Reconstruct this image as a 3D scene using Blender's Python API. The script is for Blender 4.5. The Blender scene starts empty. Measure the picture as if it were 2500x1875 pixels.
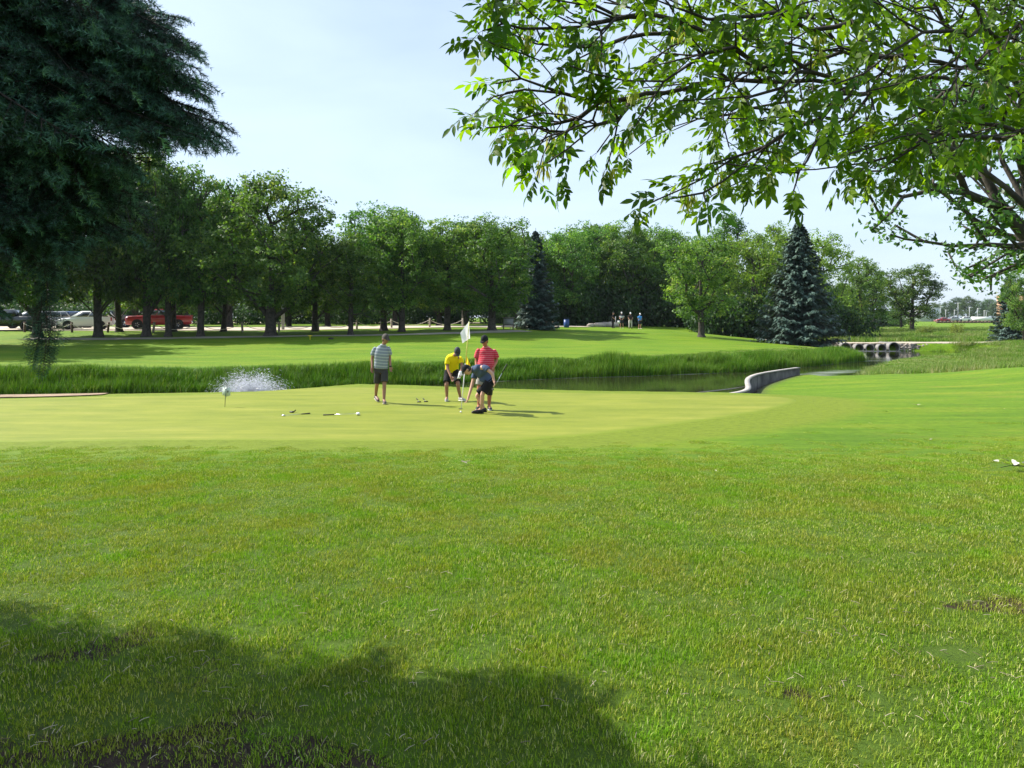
import bpy, math, random
import numpy as np
from mathutils import Vector, Matrix, Quaternion
R = math.radians
rng = np.random.default_rng(7)
random.seed(7)
C = bpy.context.scene.collection
scn = bpy.context.scene

# ------------------------------------------------------------------ camera, sky, sun, exposure
EYE = 1.65
FOC = 1800.0            # focal length in photo pixels (2500 wide)
HOR = 775.0             # horizon row of the photo
cam_d = bpy.data.cameras.new('camera'); cam = bpy.data.objects.new('camera', cam_d); C.objects.link(cam)
cam.location = (0, 0, EYE); cam.rotation_euler = (R(90), 0, 0)
cam_d.sensor_width = 36; cam_d.lens = 36 * FOC / 2500
cam_d.shift_y = -(937.5 - HOR) / 2500
cam_d.clip_start = 0.05; cam_d.clip_end = 6000
scn.camera = cam

SUN_EL, SUN_AZ = 42.5, 20.0      # azimuth measured from -X towards +Y
sun_vec = Vector((-math.cos(R(SUN_EL)) * math.cos(R(SUN_AZ)), math.cos(R(SUN_EL)) * math.sin(R(SUN_AZ)), math.sin(R(SUN_EL))))
sd = bpy.data.lights.new('sun', 'SUN'); sd.energy = 5.0; sd.angle = R(0.55); sd.color = (1.0, 0.95, 0.86)
so = bpy.data.objects.new('sun', sd); C.objects.link(so)
so.rotation_euler = (-sun_vec).to_track_quat('-Z', 'Y').to_euler()
so.location = (0, 0, 30)

world = bpy.data.worlds.new('World'); scn.world = world; world.use_nodes = True
wn = world.node_tree; wn.nodes.clear()
w_out = wn.nodes.new('ShaderNodeOutputWorld'); w_bg = wn.nodes.new('ShaderNodeBackground')
w_sky = wn.nodes.new('ShaderNodeTexSky'); w_sky.sky_type = 'NISHITA'; w_sky.sun_disc = False
w_sky.sun_elevation = R(SUN_EL); w_sky.sun_rotation = math.atan2(sun_vec.x, sun_vec.y)
w_sky.air_density = 1.0; w_sky.dust_density = 1.2; w_sky.ozone_density = 1.2
w_tc = wn.nodes.new('ShaderNodeTexCoord'); w_map = wn.nodes.new('ShaderNodeMapping')
w_map.inputs['Scale'].default_value = (1.2, 1.2, 4.5); w_map.inputs['Rotation'].default_value = (0.1, 0.25, 0.4)
w_no = wn.nodes.new('ShaderNodeTexNoise'); w_no.inputs['Scale'].default_value = 2.1; w_no.inputs['Detail'].default_value = 7; w_no.inputs['Roughness'].default_value = 0.5
w_no.inputs['Distortion'].default_value = 0.6
w_rp = wn.nodes.new('ShaderNodeMapRange'); w_rp.inputs[1].default_value = 0.3; w_rp.inputs[2].default_value = 0.75; w_rp.inputs[3].default_value = 0.46; w_rp.inputs[4].default_value = 0.72
w_mix = wn.nodes.new('ShaderNodeMix'); w_mix.data_type = 'RGBA'
w_mix.inputs[7].default_value = (6.5, 7.9, 9.8, 1)      # thin high cloud, lit by the sun
wn.links.new(w_tc.outputs['Generated'], w_map.inputs[0]); wn.links.new(w_map.outputs[0], w_no.inputs[0])
wn.links.new(w_no.outputs[0], w_rp.inputs[0]); wn.links.new(w_rp.outputs[0], w_mix.inputs[0])
wn.links.new(w_sky.outputs[0], w_mix.inputs[6]); wn.links.new(w_mix.outputs[2], w_bg.inputs[0])
w_bg.inputs[1].default_value = 0.079
wn.links.new(w_bg.outputs[0], w_out.inputs[0])

scn.view_settings.view_transform = 'Standard'
try: scn.view_settings.look = 'None'
except Exception: pass
scn.view_settings.exposure = 0.96; scn.view_settings.gamma = 1; scn.view_settings.use_curve_mapping = False
scn.render.engine = 'CYCLES'
scn.cycles.max_bounces = 6; scn.cycles.diffuse_bounces = 3; scn.cycles.glossy_bounces = 3
scn.cycles.transmission_bounces = 4; scn.cycles.transparent_max_bounces = 8
scn.cycles.use_denoising = True; scn.cycles.denoiser = "OPENIMAGEDENOISE"; scn.cycles.denoising_input_passes = "RGB_ALBEDO_NORMAL"

# ------------------------------------------------------------------ helpers
def at(px, py, Y): return Vector(((px - 1250) / FOC * Y, Y, EYE - (py - HOR) / FOC * Y))
def wx(px, Y): return (px - 1250) / FOC * Y

def tag(o, label=None, cat=None, group=None, kind=None):
    if label: o['label'] = label
    if cat: o['category'] = cat
    if group: o['group'] = group
    if kind: o['kind'] = kind
    return o

def empty(name, loc, label=None, cat=None, group=None, rz=0.0):
    o = bpy.data.objects.new(name, None); C.objects.link(o)
    o.location = loc; o.rotation_euler = (0, 0, rz); o.empty_display_size = 0.2
    return tag(o, label, cat, group)

def link(name, me, parent=None, loc=None):
    o = bpy.data.objects.new(name, me); C.objects.link(o)
    if parent is not None: o.parent = parent
    if loc is not None: o.location = loc
    return o

class MB:
    """collects vertices and faces, built as one mesh"""
    def __init__(s): s.V = []; s.F = []; s.M = []; s.n = 0; s.A = []
    def add(s, v, f, m=0, a=None):
        v = np.asarray(v, float).reshape(-1, 3); f = np.asarray(f, int)
        if f.ndim == 1: f = f.reshape(1, -1)
        s.V.append(v); s.F.append(f + s.n); s.M.append(np.full(len(f), m)); s.n += len(v)
        s.A.append(np.full(len(f), 0.5) if a is None else np.broadcast_to(np.asarray(a, float), (len(f),)))
        return s
    def addp(s, v, polys, m=0, a=None):
        base = s.n; s.V.append(np.asarray(v, float).reshape(-1, 3)); s.n += len(v)
        by = {}
        for p in polys: by.setdefault(len(p), []).append(p)
        for k, ps in by.items():
            f = np.asarray(ps, int) + base; s.F.append(f); s.M.append(np.full(len(f), m))
            s.A.append(np.full(len(f), 0.5 if a is None else a))
        return s
    def merge(s, o, mat=None, dm=0):
        if o.n == 0: return s
        v = np.concatenate(o.V)
        if mat is not None:
            m = np.array(mat); v = v @ m[:3, :3].T + m[:3, 3]
        s.V.append(v)
        for f, mm, a in zip(o.F, o.M, o.A): s.F.append(f + s.n); s.M.append(mm + dm); s.A.append(a)
        s.n += len(v)
        return s
    def mesh(s, name, mats=(), smooth=False, attr=False):
        me = bpy.data.meshes.new(name)
        v = np.concatenate(s.V).astype(np.float32)
        sizes = np.concatenate([np.full(len(f), f.shape[1]) for f in s.F])
        loops = np.concatenate([f.ravel() for f in s.F]).astype(np.int32)
        mi = np.concatenate(s.M).astype(np.int32)
        me.vertices.add(len(v)); me.vertices.foreach_set('co', v.ravel())
        me.loops.add(len(loops)); me.loops.foreach_set('vertex_index', loops)
        me.polygons.add(len(sizes))
        st = np.concatenate([[0], np.cumsum(sizes)[:-1]]).astype(np.int32)
        me.polygons.foreach_set('loop_start', st); me.polygons.foreach_set('loop_total', sizes.astype(np.int32))
        me.polygons.foreach_set('material_index', mi)
        if smooth: me.polygons.foreach_set('use_smooth', np.ones(len(sizes), bool))
        if attr:
            at_ = me.attributes.new('rnd', 'FLOAT', 'FACE'); at_.data.foreach_set('value', np.concatenate(s.A).astype(np.float32))
        for m in (mats if isinstance(mats, (list, tuple)) else [mats]): me.materials.append(m)
        me.update(calc_edges=True)
        return me
    def build(s, name, mats=(), parent=None, smooth=False, attr=False, loc=None):
        return link(name, s.mesh(name, mats, smooth, attr), parent, loc)

BOXF = [[0, 3, 2, 1], [4, 5, 6, 7], [0, 1, 5, 4], [1, 2, 6, 5], [2, 3, 7, 6], [3, 0, 4, 7]]
def box(mb, c, s, m=0, rot=None, a=None):
    c = np.array(c, float); h = np.array(s, float) / 2
    v = np.array([[x, y, z] for z in (-1, 1) for x, y in ((-1, -1), (1, -1), (1, 1), (-1, 1))]) * h
    if rot is not None: v = v @ np.array(rot.to_matrix() if hasattr(rot, 'to_matrix') else rot).T
    mb.add(v + c, BOXF, m, a); return mb

def frames(P):
    P = np.asarray(P, float); T = np.gradient(P, axis=0); T /= np.linalg.norm(T, axis=1)[:, None] + 1e-9
    up = np.array([0, 0, 1.0]) if abs(T[0][2]) < 0.9 else np.array([1.0, 0, 0])
    N = []; n = np.cross(T[0], up); n /= np.linalg.norm(n)
    for t in T:
        n = n - t * np.dot(n, t); n /= np.linalg.norm(n) + 1e-9; N.append(n.copy())
    N = np.array(N); B = np.cross(T, N); return T, N, B

def tube(mb, P, rad, k=6, m=0, cap=True, a=None):
    P = np.asarray(P, float); n = len(P)
    rad = np.broadcast_to(np.asarray(rad, float), (n,))
    T, N, B = frames(P)
    th = np.arange(k) / k * 2 * np.pi
    v = (P[:, None, :] + rad[:, None, None] * (np.cos(th)[None, :, None] * N[:, None, :] + np.sin(th)[None, :, None] * B[:, None, :])).reshape(-1, 3)
    i = np.arange(n - 1)[:, None] * k + np.arange(k)[None, :]; j = np.arange(n - 1)[:, None] * k + (np.arange(k) + 1)[None, :] % k
    f = np.stack([i, j, j + k, i + k], -1).reshape(-1, 4)
    base = mb.n
    mb.add(v, f, m, a)
    if cap:
        mb.F.append(np.array([list(range(k))[::-1]]) + base); mb.M.append(np.array([m])); mb.A.append(np.array([0.5]))
        mb.F.append(np.array([list(range((n - 1) * k, n * k))]) + base); mb.M.append(np.array([m])); mb.A.append(np.array([0.5]))
    return mb

def sphere(mb, c, r, nu=12, nv=8, m=0, rot=None, a=None):
    r = np.broadcast_to(np.asarray(r, float), (3,))
    u = np.arange(nu) / nu * 2 * np.pi; w = np.arange(1, nv) / nv * np.pi
    v = [[0, 0, 1]] + [[math.sin(q) * math.cos(p), math.sin(q) * math.sin(p), math.cos(q)] for q in w for p in u] + [[0, 0, -1]]
    v = np.array(v) * r
    if rot is not None: v = v @ np.array(rot).T
    v = v + np.array(c)
    P = []
    for k in range(nu): P.append((0, 1 + k, 1 + (k + 1) % nu))
    for q in range(nv - 2):
        for k in range(nu):
            a0 = 1 + q * nu + k; b0 = 1 + q * nu + (k + 1) % nu
            P.append((a0, a0 + nu, b0 + nu, b0))
    l = len(v) - 1
    for k in range(nu): P.append((l, 1 + (nv - 2) * nu + (k + 1) % nu, 1 + (nv - 2) * nu + k))
    mb.addp(v, P, m, a); return mb

def smooth01(t): t = np.clip(t, 0, 1); return t * t * (3 - 2 * t)

# smooth value noise in the plane (numpy)
_tab = rng.random((256, 256))
def vnoise(x, y, s=1.0, o=0):
    x = np.asarray(x) * s + 17.3 + o * 31.7; y = np.asarray(y) * s + 5.1 + o * 12.9
    xi = np.floor(x).astype(int); yi = np.floor(y).astype(int); fx = x - xi; fy = y - yi
    fx = fx * fx * (3 - 2 * fx); fy = fy * fy * (3 - 2 * fy)
    g = lambda a, b: _tab[a % 256, b % 256]
    return (g(xi, yi) * (1 - fx) + g(xi + 1, yi) * fx) * (1 - fy) + (g(xi, yi + 1) * (1 - fx) + g(xi + 1, yi + 1) * fx) * fy

# ------------------------------------------------------------------ materials
def nt_new(name):
    m = bpy.data.materials.new(name); m.use_nodes = True; nt = m.node_tree; nt.nodes.clear()
    out = nt.nodes.new('ShaderNodeOutputMaterial'); return m, nt, out
def ramp(nt, stops):
    n = nt.nodes.new('ShaderNodeValToRGB'); el = n.color_ramp.elements
    while len(el) < len(stops): el.new(0.5)
    for e, (p, c) in zip(el, stops): e.position = p; e.color = (*c, 1)
    return n
def simple(name, col, rough=0.6, metal=0.0, var=0.0, scale=8.0, spec=0.4, bump=0.0, bscale=40.0, col2=None, coat=0.0):
    m, nt, out = nt_new(name); p = nt.nodes.new('ShaderNodeBsdfPrincipled')
    p.inputs['Base Color'].default_value = (*col, 1); p.inputs['Roughness'].default_value = rough; p.inputs['Metallic'].default_value = metal
    p.inputs['Specular IOR Level'].default_value = spec; p.inputs['Coat Weight'].default_value = coat
    tc = nt.nodes.new('ShaderNodeTexCoord')
    if var > 0 or col2:
        no = nt.nodes.new('ShaderNodeTexNoise'); no.inputs['Scale'].default_value = scale; no.inputs['Detail'].default_value = 5
        nt.links.new(tc.outputs['Object'], no.inputs[0])
        c2 = col2 or tuple(min(1, c * (1 + var)) for c in col); c1 = col if col2 else tuple(c * (1 - var) for c in col)
        r = ramp(nt, [(0.32, c1), (0.68, c2)]); nt.links.new(no.outputs[0], r.inputs[0]); nt.links.new(r.outputs[0], p.inputs['Base Color'])
    if bump > 0:
        nb = nt.nodes.new('ShaderNodeTexNoise'); nb.inputs['Scale'].default_value = bscale; nb.inputs['Detail'].default_value = 4
        nt.links.new(tc.outputs['Object'], nb.inputs[0]); b = nt.nodes.new('ShaderNodeBump'); b.inputs['Strength'].default_value = bump; b.inputs['Distance'].default_value = 0.02
        nt.links.new(nb.outputs[0], b.inputs['Height']); nt.links.new(b.outputs[0], p.inputs['Normal'])
    nt.links.new(p.outputs[0], out.inputs[0]); return m

def foliage(name, stops, trans=0.35, rough=0.55, tcol=(1.5, 1.5, 0.6), spec=0.35, patch=0.0, pscale=0.35, straw=(0.3, 0.25, 0.1), objvar=0.25, lush=0.0, lushc=(0.1, 0.3, 0.015)):
    """leaf / blade colour from a per-face random value, tinted per object, with light passing through"""
    m, nt, out = nt_new(name); p = nt.nodes.new('ShaderNodeBsdfPrincipled'); L = nt.links.new
    a = nt.nodes.new('ShaderNodeAttribute'); a.attribute_name = 'rnd'
    r = ramp(nt, stops); L(a.outputs['Fac'], r.inputs[0]); colr = r.outputs[0]
    oi = nt.nodes.new('ShaderNodeObjectInfo')
    hs = nt.nodes.new('ShaderNodeHueSaturation')
    mr = nt.nodes.new('ShaderNodeMapRange'); mr.inputs[3].default_value = 1 - objvar; mr.inputs[4].default_value = 1 + objvar; L(oi.outputs['Random'], mr.inputs[0]); L(mr.outputs[0], hs.inputs['Value'])
    mh = nt.nodes.new('ShaderNodeMapRange'); mh.inputs[3].default_value = 0.5 - 0.018 * (objvar > 0.01); mh.inputs[4].default_value = 0.5 + 0.014 * (objvar > 0.01)
    wv = nt.nodes.new('ShaderNodeMath'); wv.operation = 'FRACT'; ml = nt.nodes.new('ShaderNodeMath'); ml.operation = 'MULTIPLY'; ml.inputs[1].default_value = 7.31
    L(oi.outputs['Random'], ml.inputs[0]); L(ml.outputs[0], wv.inputs[0]); L(wv.outputs[0], mh.inputs[0]); L(mh.outputs[0], hs.inputs['Hue'])
    L(colr, hs.inputs['Color']); colr = hs.outputs[0]
    if patch > 0:
        g = nt.nodes.new('ShaderNodeNewGeometry'); no = nt.nodes.new('ShaderNodeTexNoise'); no.inputs['Scale'].default_value = pscale; no.inputs['Detail'].default_value = 5; no.inputs['Roughness'].default_value = 0.6
        L(g.outputs['Position'], no.inputs[0]); mp = nt.nodes.new('ShaderNodeMapRange'); mp.inputs[1].default_value = 0.42; mp.inputs[2].default_value = 0.7; mp.inputs[4].default_value = patch
        L(no.outputs[0], mp.inputs[0]); mx = nt.nodes.new('ShaderNodeMix'); mx.data_type = 'RGBA'; L(mp.outputs[0], mx.inputs[0]); L(colr, mx.inputs[6]); mx.inputs[7].default_value = (*straw, 1); colr = mx.outputs[2]
    if lush > 0:
        no2 = nt.nodes.new('ShaderNodeTexNoise'); no2.inputs['Scale'].default_value = 2.3; no2.inputs['Detail'].default_value = 4; g2 = nt.nodes.new('ShaderNodeNewGeometry'); va = nt.nodes.new('ShaderNodeVectorMath'); va.inputs[1].default_value = (13.7, 4.1, 0); L(g2.outputs['Position'], va.inputs[0]); L(va.outputs[0], no2.inputs[0])
        mp2 = nt.nodes.new('ShaderNodeMapRange'); mp2.inputs[1].default_value = 0.5; mp2.inputs[2].default_value = 0.68; mp2.inputs[4].default_value = lush; L(no2.outputs[0], mp2.inputs[0])
        mx2 = nt.nodes.new('ShaderNodeMix'); mx2.data_type = 'RGBA'; L(mp2.outputs[0], mx2.inputs[0]); L(colr, mx2.inputs[6]); mx2.inputs[7].default_value = (*lushc, 1); colr = mx2.outputs[2]
    L(colr, p.inputs['Base Color']); p.inputs['Roughness'].default_value = rough; p.inputs['Specular IOR Level'].default_value = spec
    t = nt.nodes.new('ShaderNodeBsdfTranslucent'); tm = nt.nodes.new('ShaderNodeMix'); tm.data_type = 'RGBA'; tm.blend_type = 'MULTIPLY'; tm.inputs[0].default_value = 1
    L(colr, tm.inputs[6]); tm.inputs[7].default_value = (*tcol, 1); L(tm.outputs[2], t.inputs[0])
    ms = nt.nodes.new('ShaderNodeMixShader'); ms.inputs[0].default_value = trans; L(p.outputs[0], ms.inputs[1]); L(t.outputs[0], ms.inputs[2]); L(ms.outputs[0], out.inputs[0])
    return m

M = {}
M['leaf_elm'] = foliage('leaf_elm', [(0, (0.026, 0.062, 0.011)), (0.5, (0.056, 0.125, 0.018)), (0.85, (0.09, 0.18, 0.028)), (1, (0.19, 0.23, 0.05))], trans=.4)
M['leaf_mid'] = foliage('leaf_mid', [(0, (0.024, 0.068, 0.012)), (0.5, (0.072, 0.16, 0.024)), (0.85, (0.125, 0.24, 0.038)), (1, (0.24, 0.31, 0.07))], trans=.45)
M['leaf_light'] = foliage('leaf_light', [(0, (0.07, 0.15, 0.015)), (0.5, (0.13, 0.25, 0.028)), (1, (0.24, 0.34, 0.055))], trans=.5)
M['leaf_far'] = foliage('leaf_far', [(0, (0.03, 0.07, 0.02)), (1, (0.08, 0.14, 0.035))])
M['leaf_ash'] = foliage('leaf_ash', [(0, (0.022, 0.06, 0.004)), (0.5, (0.09, 0.185, 0.007)), (1, (0.23, 0.37, 0.014))], trans=0.5, tcol=(1.75, 1.9, 0.5), rough=0.5, spec=0.28, objvar=0.2)
M['leaf_oak'] = foliage('leaf_oak', [(0, (0.022, 0.06, 0.008)), (0.5, (0.045, 0.115, 0.013)), (1, (0.085, 0.18, 0.025))], trans=0.4, rough=0.4, spec=0.5)
M['seed'] = foliage('seed', [(0, (0.22, 0.26, 0.02)), (1, (0.45, 0.47, 0.06))], trans=0.4)
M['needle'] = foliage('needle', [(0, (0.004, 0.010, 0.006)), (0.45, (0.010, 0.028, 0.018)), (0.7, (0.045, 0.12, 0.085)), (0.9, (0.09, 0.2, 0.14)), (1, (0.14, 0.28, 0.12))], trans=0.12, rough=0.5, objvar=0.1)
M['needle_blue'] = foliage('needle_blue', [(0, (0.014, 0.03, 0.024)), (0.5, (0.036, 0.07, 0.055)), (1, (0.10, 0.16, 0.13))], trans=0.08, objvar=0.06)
M['bush'] = foliage('bush', [(0, (0.012, 0.035, 0.008)), (1, (0.04, 0.09, 0.02))])
M['bush_yellow'] = foliage('bush_yellow', [(0, (0.12, 0.19, 0.03)), (1, (0.24, 0.3, 0.06))])
M['blade'] = foliage('blade', [(0, (0.045, 0.115, 0.004)), (0.4, (0.14, 0.26, 0.009)), (0.75, (0.27, 0.38, 0.02)), (0.88, (0.45, 0.46, 0.11)), (1, (0.66, 0.6, 0.36))], trans=0.3, tcol=(1.2, 1.3, 0.35), patch=0.5, pscale=1.1, straw=(0.32, 0.29, 0.06), objvar=0.14, rough=0.6, spec=0.12, lush=.55, lushc=(.14, .34, .006))
M['reed'] = foliage('reed', [(0, (0.025, 0.075, 0.003)), (0.5, (0.07, 0.18, 0.007)), (0.9, (0.14, 0.29, 0.014)), (1, (0.27, 0.3, 0.07))], trans=0.2, spec=.15, tcol=(1.3, 1.4, 0.5), patch=0.3, pscale=0.3, straw=(0.2, 0.24, 0.05), objvar=0.0)
M['meadow'] = foliage('meadow', [(0, (0.09, 0.17, 0.03)), (0.5, (0.16, 0.26, 0.045)), (0.8, (0.25, 0.31, 0.09)), (1, (0.44, 0.34, 0.2))], trans=0.25, patch=0.4, pscale=0.25, straw=(0.26, 0.21, 0.1), objvar=0.0)
M['bark'] = simple('bark', (0.05, 0.042, 0.034), 0.9, var=0.45, scale=5, bump=0.8, bscale=14)
M['bark_ash'] = simple('bark_ash', (0.032, 0.023, 0.018), 0.8, var=0.4, scale=20, bump=0.5, bscale=60)
M['bark_far'] = simple('bark_far', (0.075, 0.066, 0.054), 0.9, var=0.4, scale=3)
M['wood_post'] = simple('wood_post', (0.3, 0.25, 0.2), 0.85, var=0.3, scale=6, bump=0.3)
M['wood_dark'] = simple('wood_dark', (0.12, 0.075, 0.055), 0.85, var=0.3, scale=6)
M['rope'] = simple('rope', (0.62, 0.56, 0.46), 0.8)
M['concrete'] = simple('concrete', (0.34, 0.31, 0.28), 0.85, var=0.18, scale=3, bump=0.25, bscale=18)
M['concrete_face_shaded'] = simple('concrete_face_shaded', (0.075, 0.07, 0.06), 0.9, var=0.6, scale=1.6, bump=0.4, bscale=9)  # stained concrete, its base colour darkened to carry the shade on the wall face
M['steel'] = simple('steel', (0.6, 0.6, 0.62), 0.25, metal=1.0)
M['galv'] = simple('galv', (0.22, 0.21, 0.2), 0.6, metal=0.3, var=0.2)
M['rock'] = simple('rock', (0.3, 0.26, 0.22), 0.9, var=0.35, scale=1.3, bump=0.4, bscale=6)
M['gravel'] = simple('gravel', (0.47, 0.40, 0.31), 0.95, var=0.12, scale=0.6, bump=0.2, bscale=8)
M['path'] = simple('path', (0.33, 0.29, 0.24), 0.95, var=0.15, scale=1.5)
M['white'] = simple('white', (0.78, 0.78, 0.76), 0.6)
M['white_cloth'] = simple('white_cloth', (0.8, 0.8, 0.79), 0.8)
M['yellow_cloth'] = simple('yellow_cloth', (0.78, 0.6, 0.01), 0.8)
M['black'] = simple('black', (0.012, 0.012, 0.013), 0.5)
M['rubber'] = simple('rubber', (0.02, 0.02, 0.02), 0.75)
M['glass_car'] = simple('glass_car', (0.03, 0.04, 0.05), 0.06, spec=0.9)
M['chrome'] = simple('chrome', (0.75, 0.75, 0.76), 0.15, metal=1.0)
M['lamp_red'] = simple('lamp_red', (0.4, 0.01, 0.01), 0.25)
M['lamp_clear'] = simple('lamp_clear', (0.7, 0.72, 0.75), 0.1, spec=0.8)
M['blue_plastic'] = simple('blue_plastic', (0.02, 0.06, 0.22), 0.4)
M['drop'] = simple('drop', (0.82, 0.84, 0.9), 0.2, spec=0.8)
M['pole_metal'] = simple('pole_metal', (0.3, 0.31, 0.32), 0.5)
# ------------------------------------------------------------------ terrain
CREEK = np.array([(-70, 19.5), (-22, 21.8), (-14, 22.6), (-8, 23.6), (-5.8, 26.6), (-3, 26.0), (0, 24.8), (3, 24.0), (6.2, 23.6), (7.6, 24.2),
    (8.35, 26.4), (9.0, 28.2), (9.95, 30.2), (11.2, 32), (13.0, 34.4), (14.5, 35.2), (16.4, 35.8), (17.8, 37.5), (21.2, 44), (25.2, 50.5), (29.5, 55.5), (35, 59.5), (40, 62.3), (43.5, 65), (43, 67.3), (40, 68.5),
    (37, 69.2), (26.5, 69.2), (26.8, 62), (26.6, 56), (25.4, 53.6), (23.4, 52), (18.6, 47.3), (13.3, 43), (6.9, 40), (2.4, 38.6), (-2, 36.1), (-6.5, 33.4), (-12, 31.6), (-16.3, 31.0), (-21, 30.5), (-70, 29.5)], float)

def sdist(x, y):
    """signed distance to the creek outline, negative over water"""
    x = np.asarray(x, float); y = np.asarray(y, float); d = np.full(x.shape, 1e9); ins = np.zeros(x.shape, bool)
    n = len(CREEK)
    for i in range(n):
        ax, ay = CREEK[i]; bx, by = CREEK[(i + 1) % n]; ex, ey = bx - ax, by - ay
        t = np.clip(((x - ax) * ex + (y - ay) * ey) / (ex * ex + ey * ey), 0, 1)
        d = np.minimum(d, np.hypot(x - ax - t * ex, y - ay - t * ey))
        c = ((ay > y) != (by > y)) & (x < (bx - ax) * (y - ay) / (by - ay + 1e-12) + ax); ins ^= c
    return np.where(ins, -d, d)

def _p(px, py, Y): return ((px - 1250) / FOC * Y, Y, EYE - (py - HOR) / FOC * Y)
TPS = [(-12, -4, 0), (0, -4, 0), (12, -4, 0), (-6, 2, 0.02), (0, 2, 0), (6, 2, 0), (0, 5, -.03), (-5, 5, -.02), (5, 5, -.03), (0, 9, -.22), (-8, 9, -.2), (8, 9, -.22), (-16, 8, -.15), (18, 8, -.15),
    (0, 13, -.58), (-10, 13, -.58), (9, 13, -.5), (-20, 14, -.5), (22, 14, -.35), (-15, 18, -.6), (-5, 18, -.6), (3, 18, -.6), (8, 18, -.6), (14, 19, -.58), (0, 22, -.6), (-12, 21, -.6), (-7, 23.4, -.6), (-24, 21, -.55), (5.5, 22.3, -.6),
    (8.2, 22.2, -.66), (9.3, 25, -1.0), (9.9, 27.6, -1.1), (11, 30, -1.1), (13.6, 33.3, -.98), (13, 26, -.85), (18, 24, -.7), (19, 31, -.78), (21.5, 31, -.42), (30, 26, -.3), (35, 33, -.3),
    (20, 38, -1.28), (26, 45, -1.4), (31, 52, -1.4), (31, 38, -.85), (44, 48, -.85), (46, 58, -.95), (60, 55, -.6), (60, 35, -.3),
    (28, 71, -.8), (38, 71, -.8), (46, 72, -.85), (55, 75, -.8), (60, 95, -.7), (38, 95, -.75), (65, 120, -.65), (90, 120, -.5), (30, 120, -.55),
    _p(1450, 802, 76), _p(1560, 803, 76), _p(1625, 805, 74), _p(1660, 811, 72), _p(1700, 820, 68), _p(1770, 830, 64), _p(1865, 838, 61), _p(1966, 845, 58), _p(1960, 845, 64),
    _p(1570, 798, 90), _p(1690, 801, 90), _p(1770, 819, 84), _p(1900, 830, 82), _p(1550, 802.5, 83),
    _p(1500, 823, 65), _p(1500, 845, 53), _p(1700, 850, 50), _p(1850, 858, 50), _p(1500, 874, 43.5), _p(1250, 880, 40), _p(1300, 852, 50), _p(1250, 822, 62),
    _p(100, 905, 33), _p(100, 868, 44), _p(100, 826, 60), _p(420, 904, 34), _p(420, 862, 46), _p(410, 822, 61), _p(700, 890, 38), _p(700, 857, 48), _p(660, 819, 61), _p(860, 817, 62), _p(950, 878, 40),
    _p(900, 845, 50), _p(1060, 810, 66), _p(1200, 806, 67), _p(1330, 804, 73), _p(1130, 798, 80), _p(900, 798, 76), _p(700, 799, 78), (-60, 34, -.75), (-60, 60, .15), (-60, 72, .42),
    _p(100, 807, 68.5), _p(400, 807, 68.5), _p(700, 808, 68.5), (-45, 84, .5), (-25, 84, .5), (-45, 110, .85), (-15, 110, .8), (10, 110, .6), (-60, 125, 1), (0, 125, .8)]
TPS = np.array(TPS, float)
def _phi(r2): return np.where(r2 > 1e-9, 0.5 * r2 * np.log(r2 + 1e-12), 0)
_n = len(TPS); _K = _phi(((TPS[:, None, :2] - TPS[None, :, :2]) ** 2).sum(-1) / 400) + np.eye(_n) * 0.01
_Pm = np.c_[np.ones(_n), TPS[:, :2] / 20]; _A = np.block([[_K, _Pm], [_Pm.T, np.zeros((3, 3))]])
_w = np.linalg.solve(_A, np.r_[TPS[:, 2], 0, 0, 0])
def land(x, y):
    x = np.asarray(x, float); y = np.asarray(y, float); sh = x.shape
    xc = np.clip(x, -60, 90).ravel(); yc = np.clip(y, -5, 128).ravel(); out = np.zeros(len(xc))
    for s in range(0, len(xc), 20000):
        a = xc[s:s + 20000]; b = yc[s:s + 20000]
        r2 = ((a[:, None] - TPS[None, :, 0]) ** 2 + (b[:, None] - TPS[None, :, 1]) ** 2) / 400
        out[s:s + 20000] = _phi(r2) @ _w[:_n] + _w[_n] + _w[_n + 1] * a / 20 + _w[_n + 2] * b / 20
    z = out.reshape(sh)
    far = np.maximum(smooth01((y - 130) / 180), np.maximum(smooth01((-60 - x) / 80), smooth01((x - 90) / 120)))
    z = z * (1 - far)
    z = z + (vnoise(x, y, 0.55) - .5) * 0.05 * smooth01((y - 27) / 8) + (vnoise(x, y, 0.9, 3) - .5) * 0.02 * (1 - smooth01((y - 10) / 3))
    return z
def height(x, y):
    x = np.asarray(x, float); y = np.asarray(y, float); z = land(x, y); d = sdist(x, y)
    w = np.where(y < 30, 1.2, 1.7); w = np.where((x > 6) & (x < 14) & (y < 36), 0.35, w); w = np.where(y > 66, 0.7, w)
    t = smooth01(d / w)
    zb = -1.56 + (z + 1.56) * t
    return np.where(d > 0, zb, -1.56 - np.minimum(.7, -d * .6))
def hz(x, y): return float(height(np.array([x]), np.array([y]))[0])
def ground(px, Y): x = wx(px, Y); return Vector((x, Y, hz(x, Y)))

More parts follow.
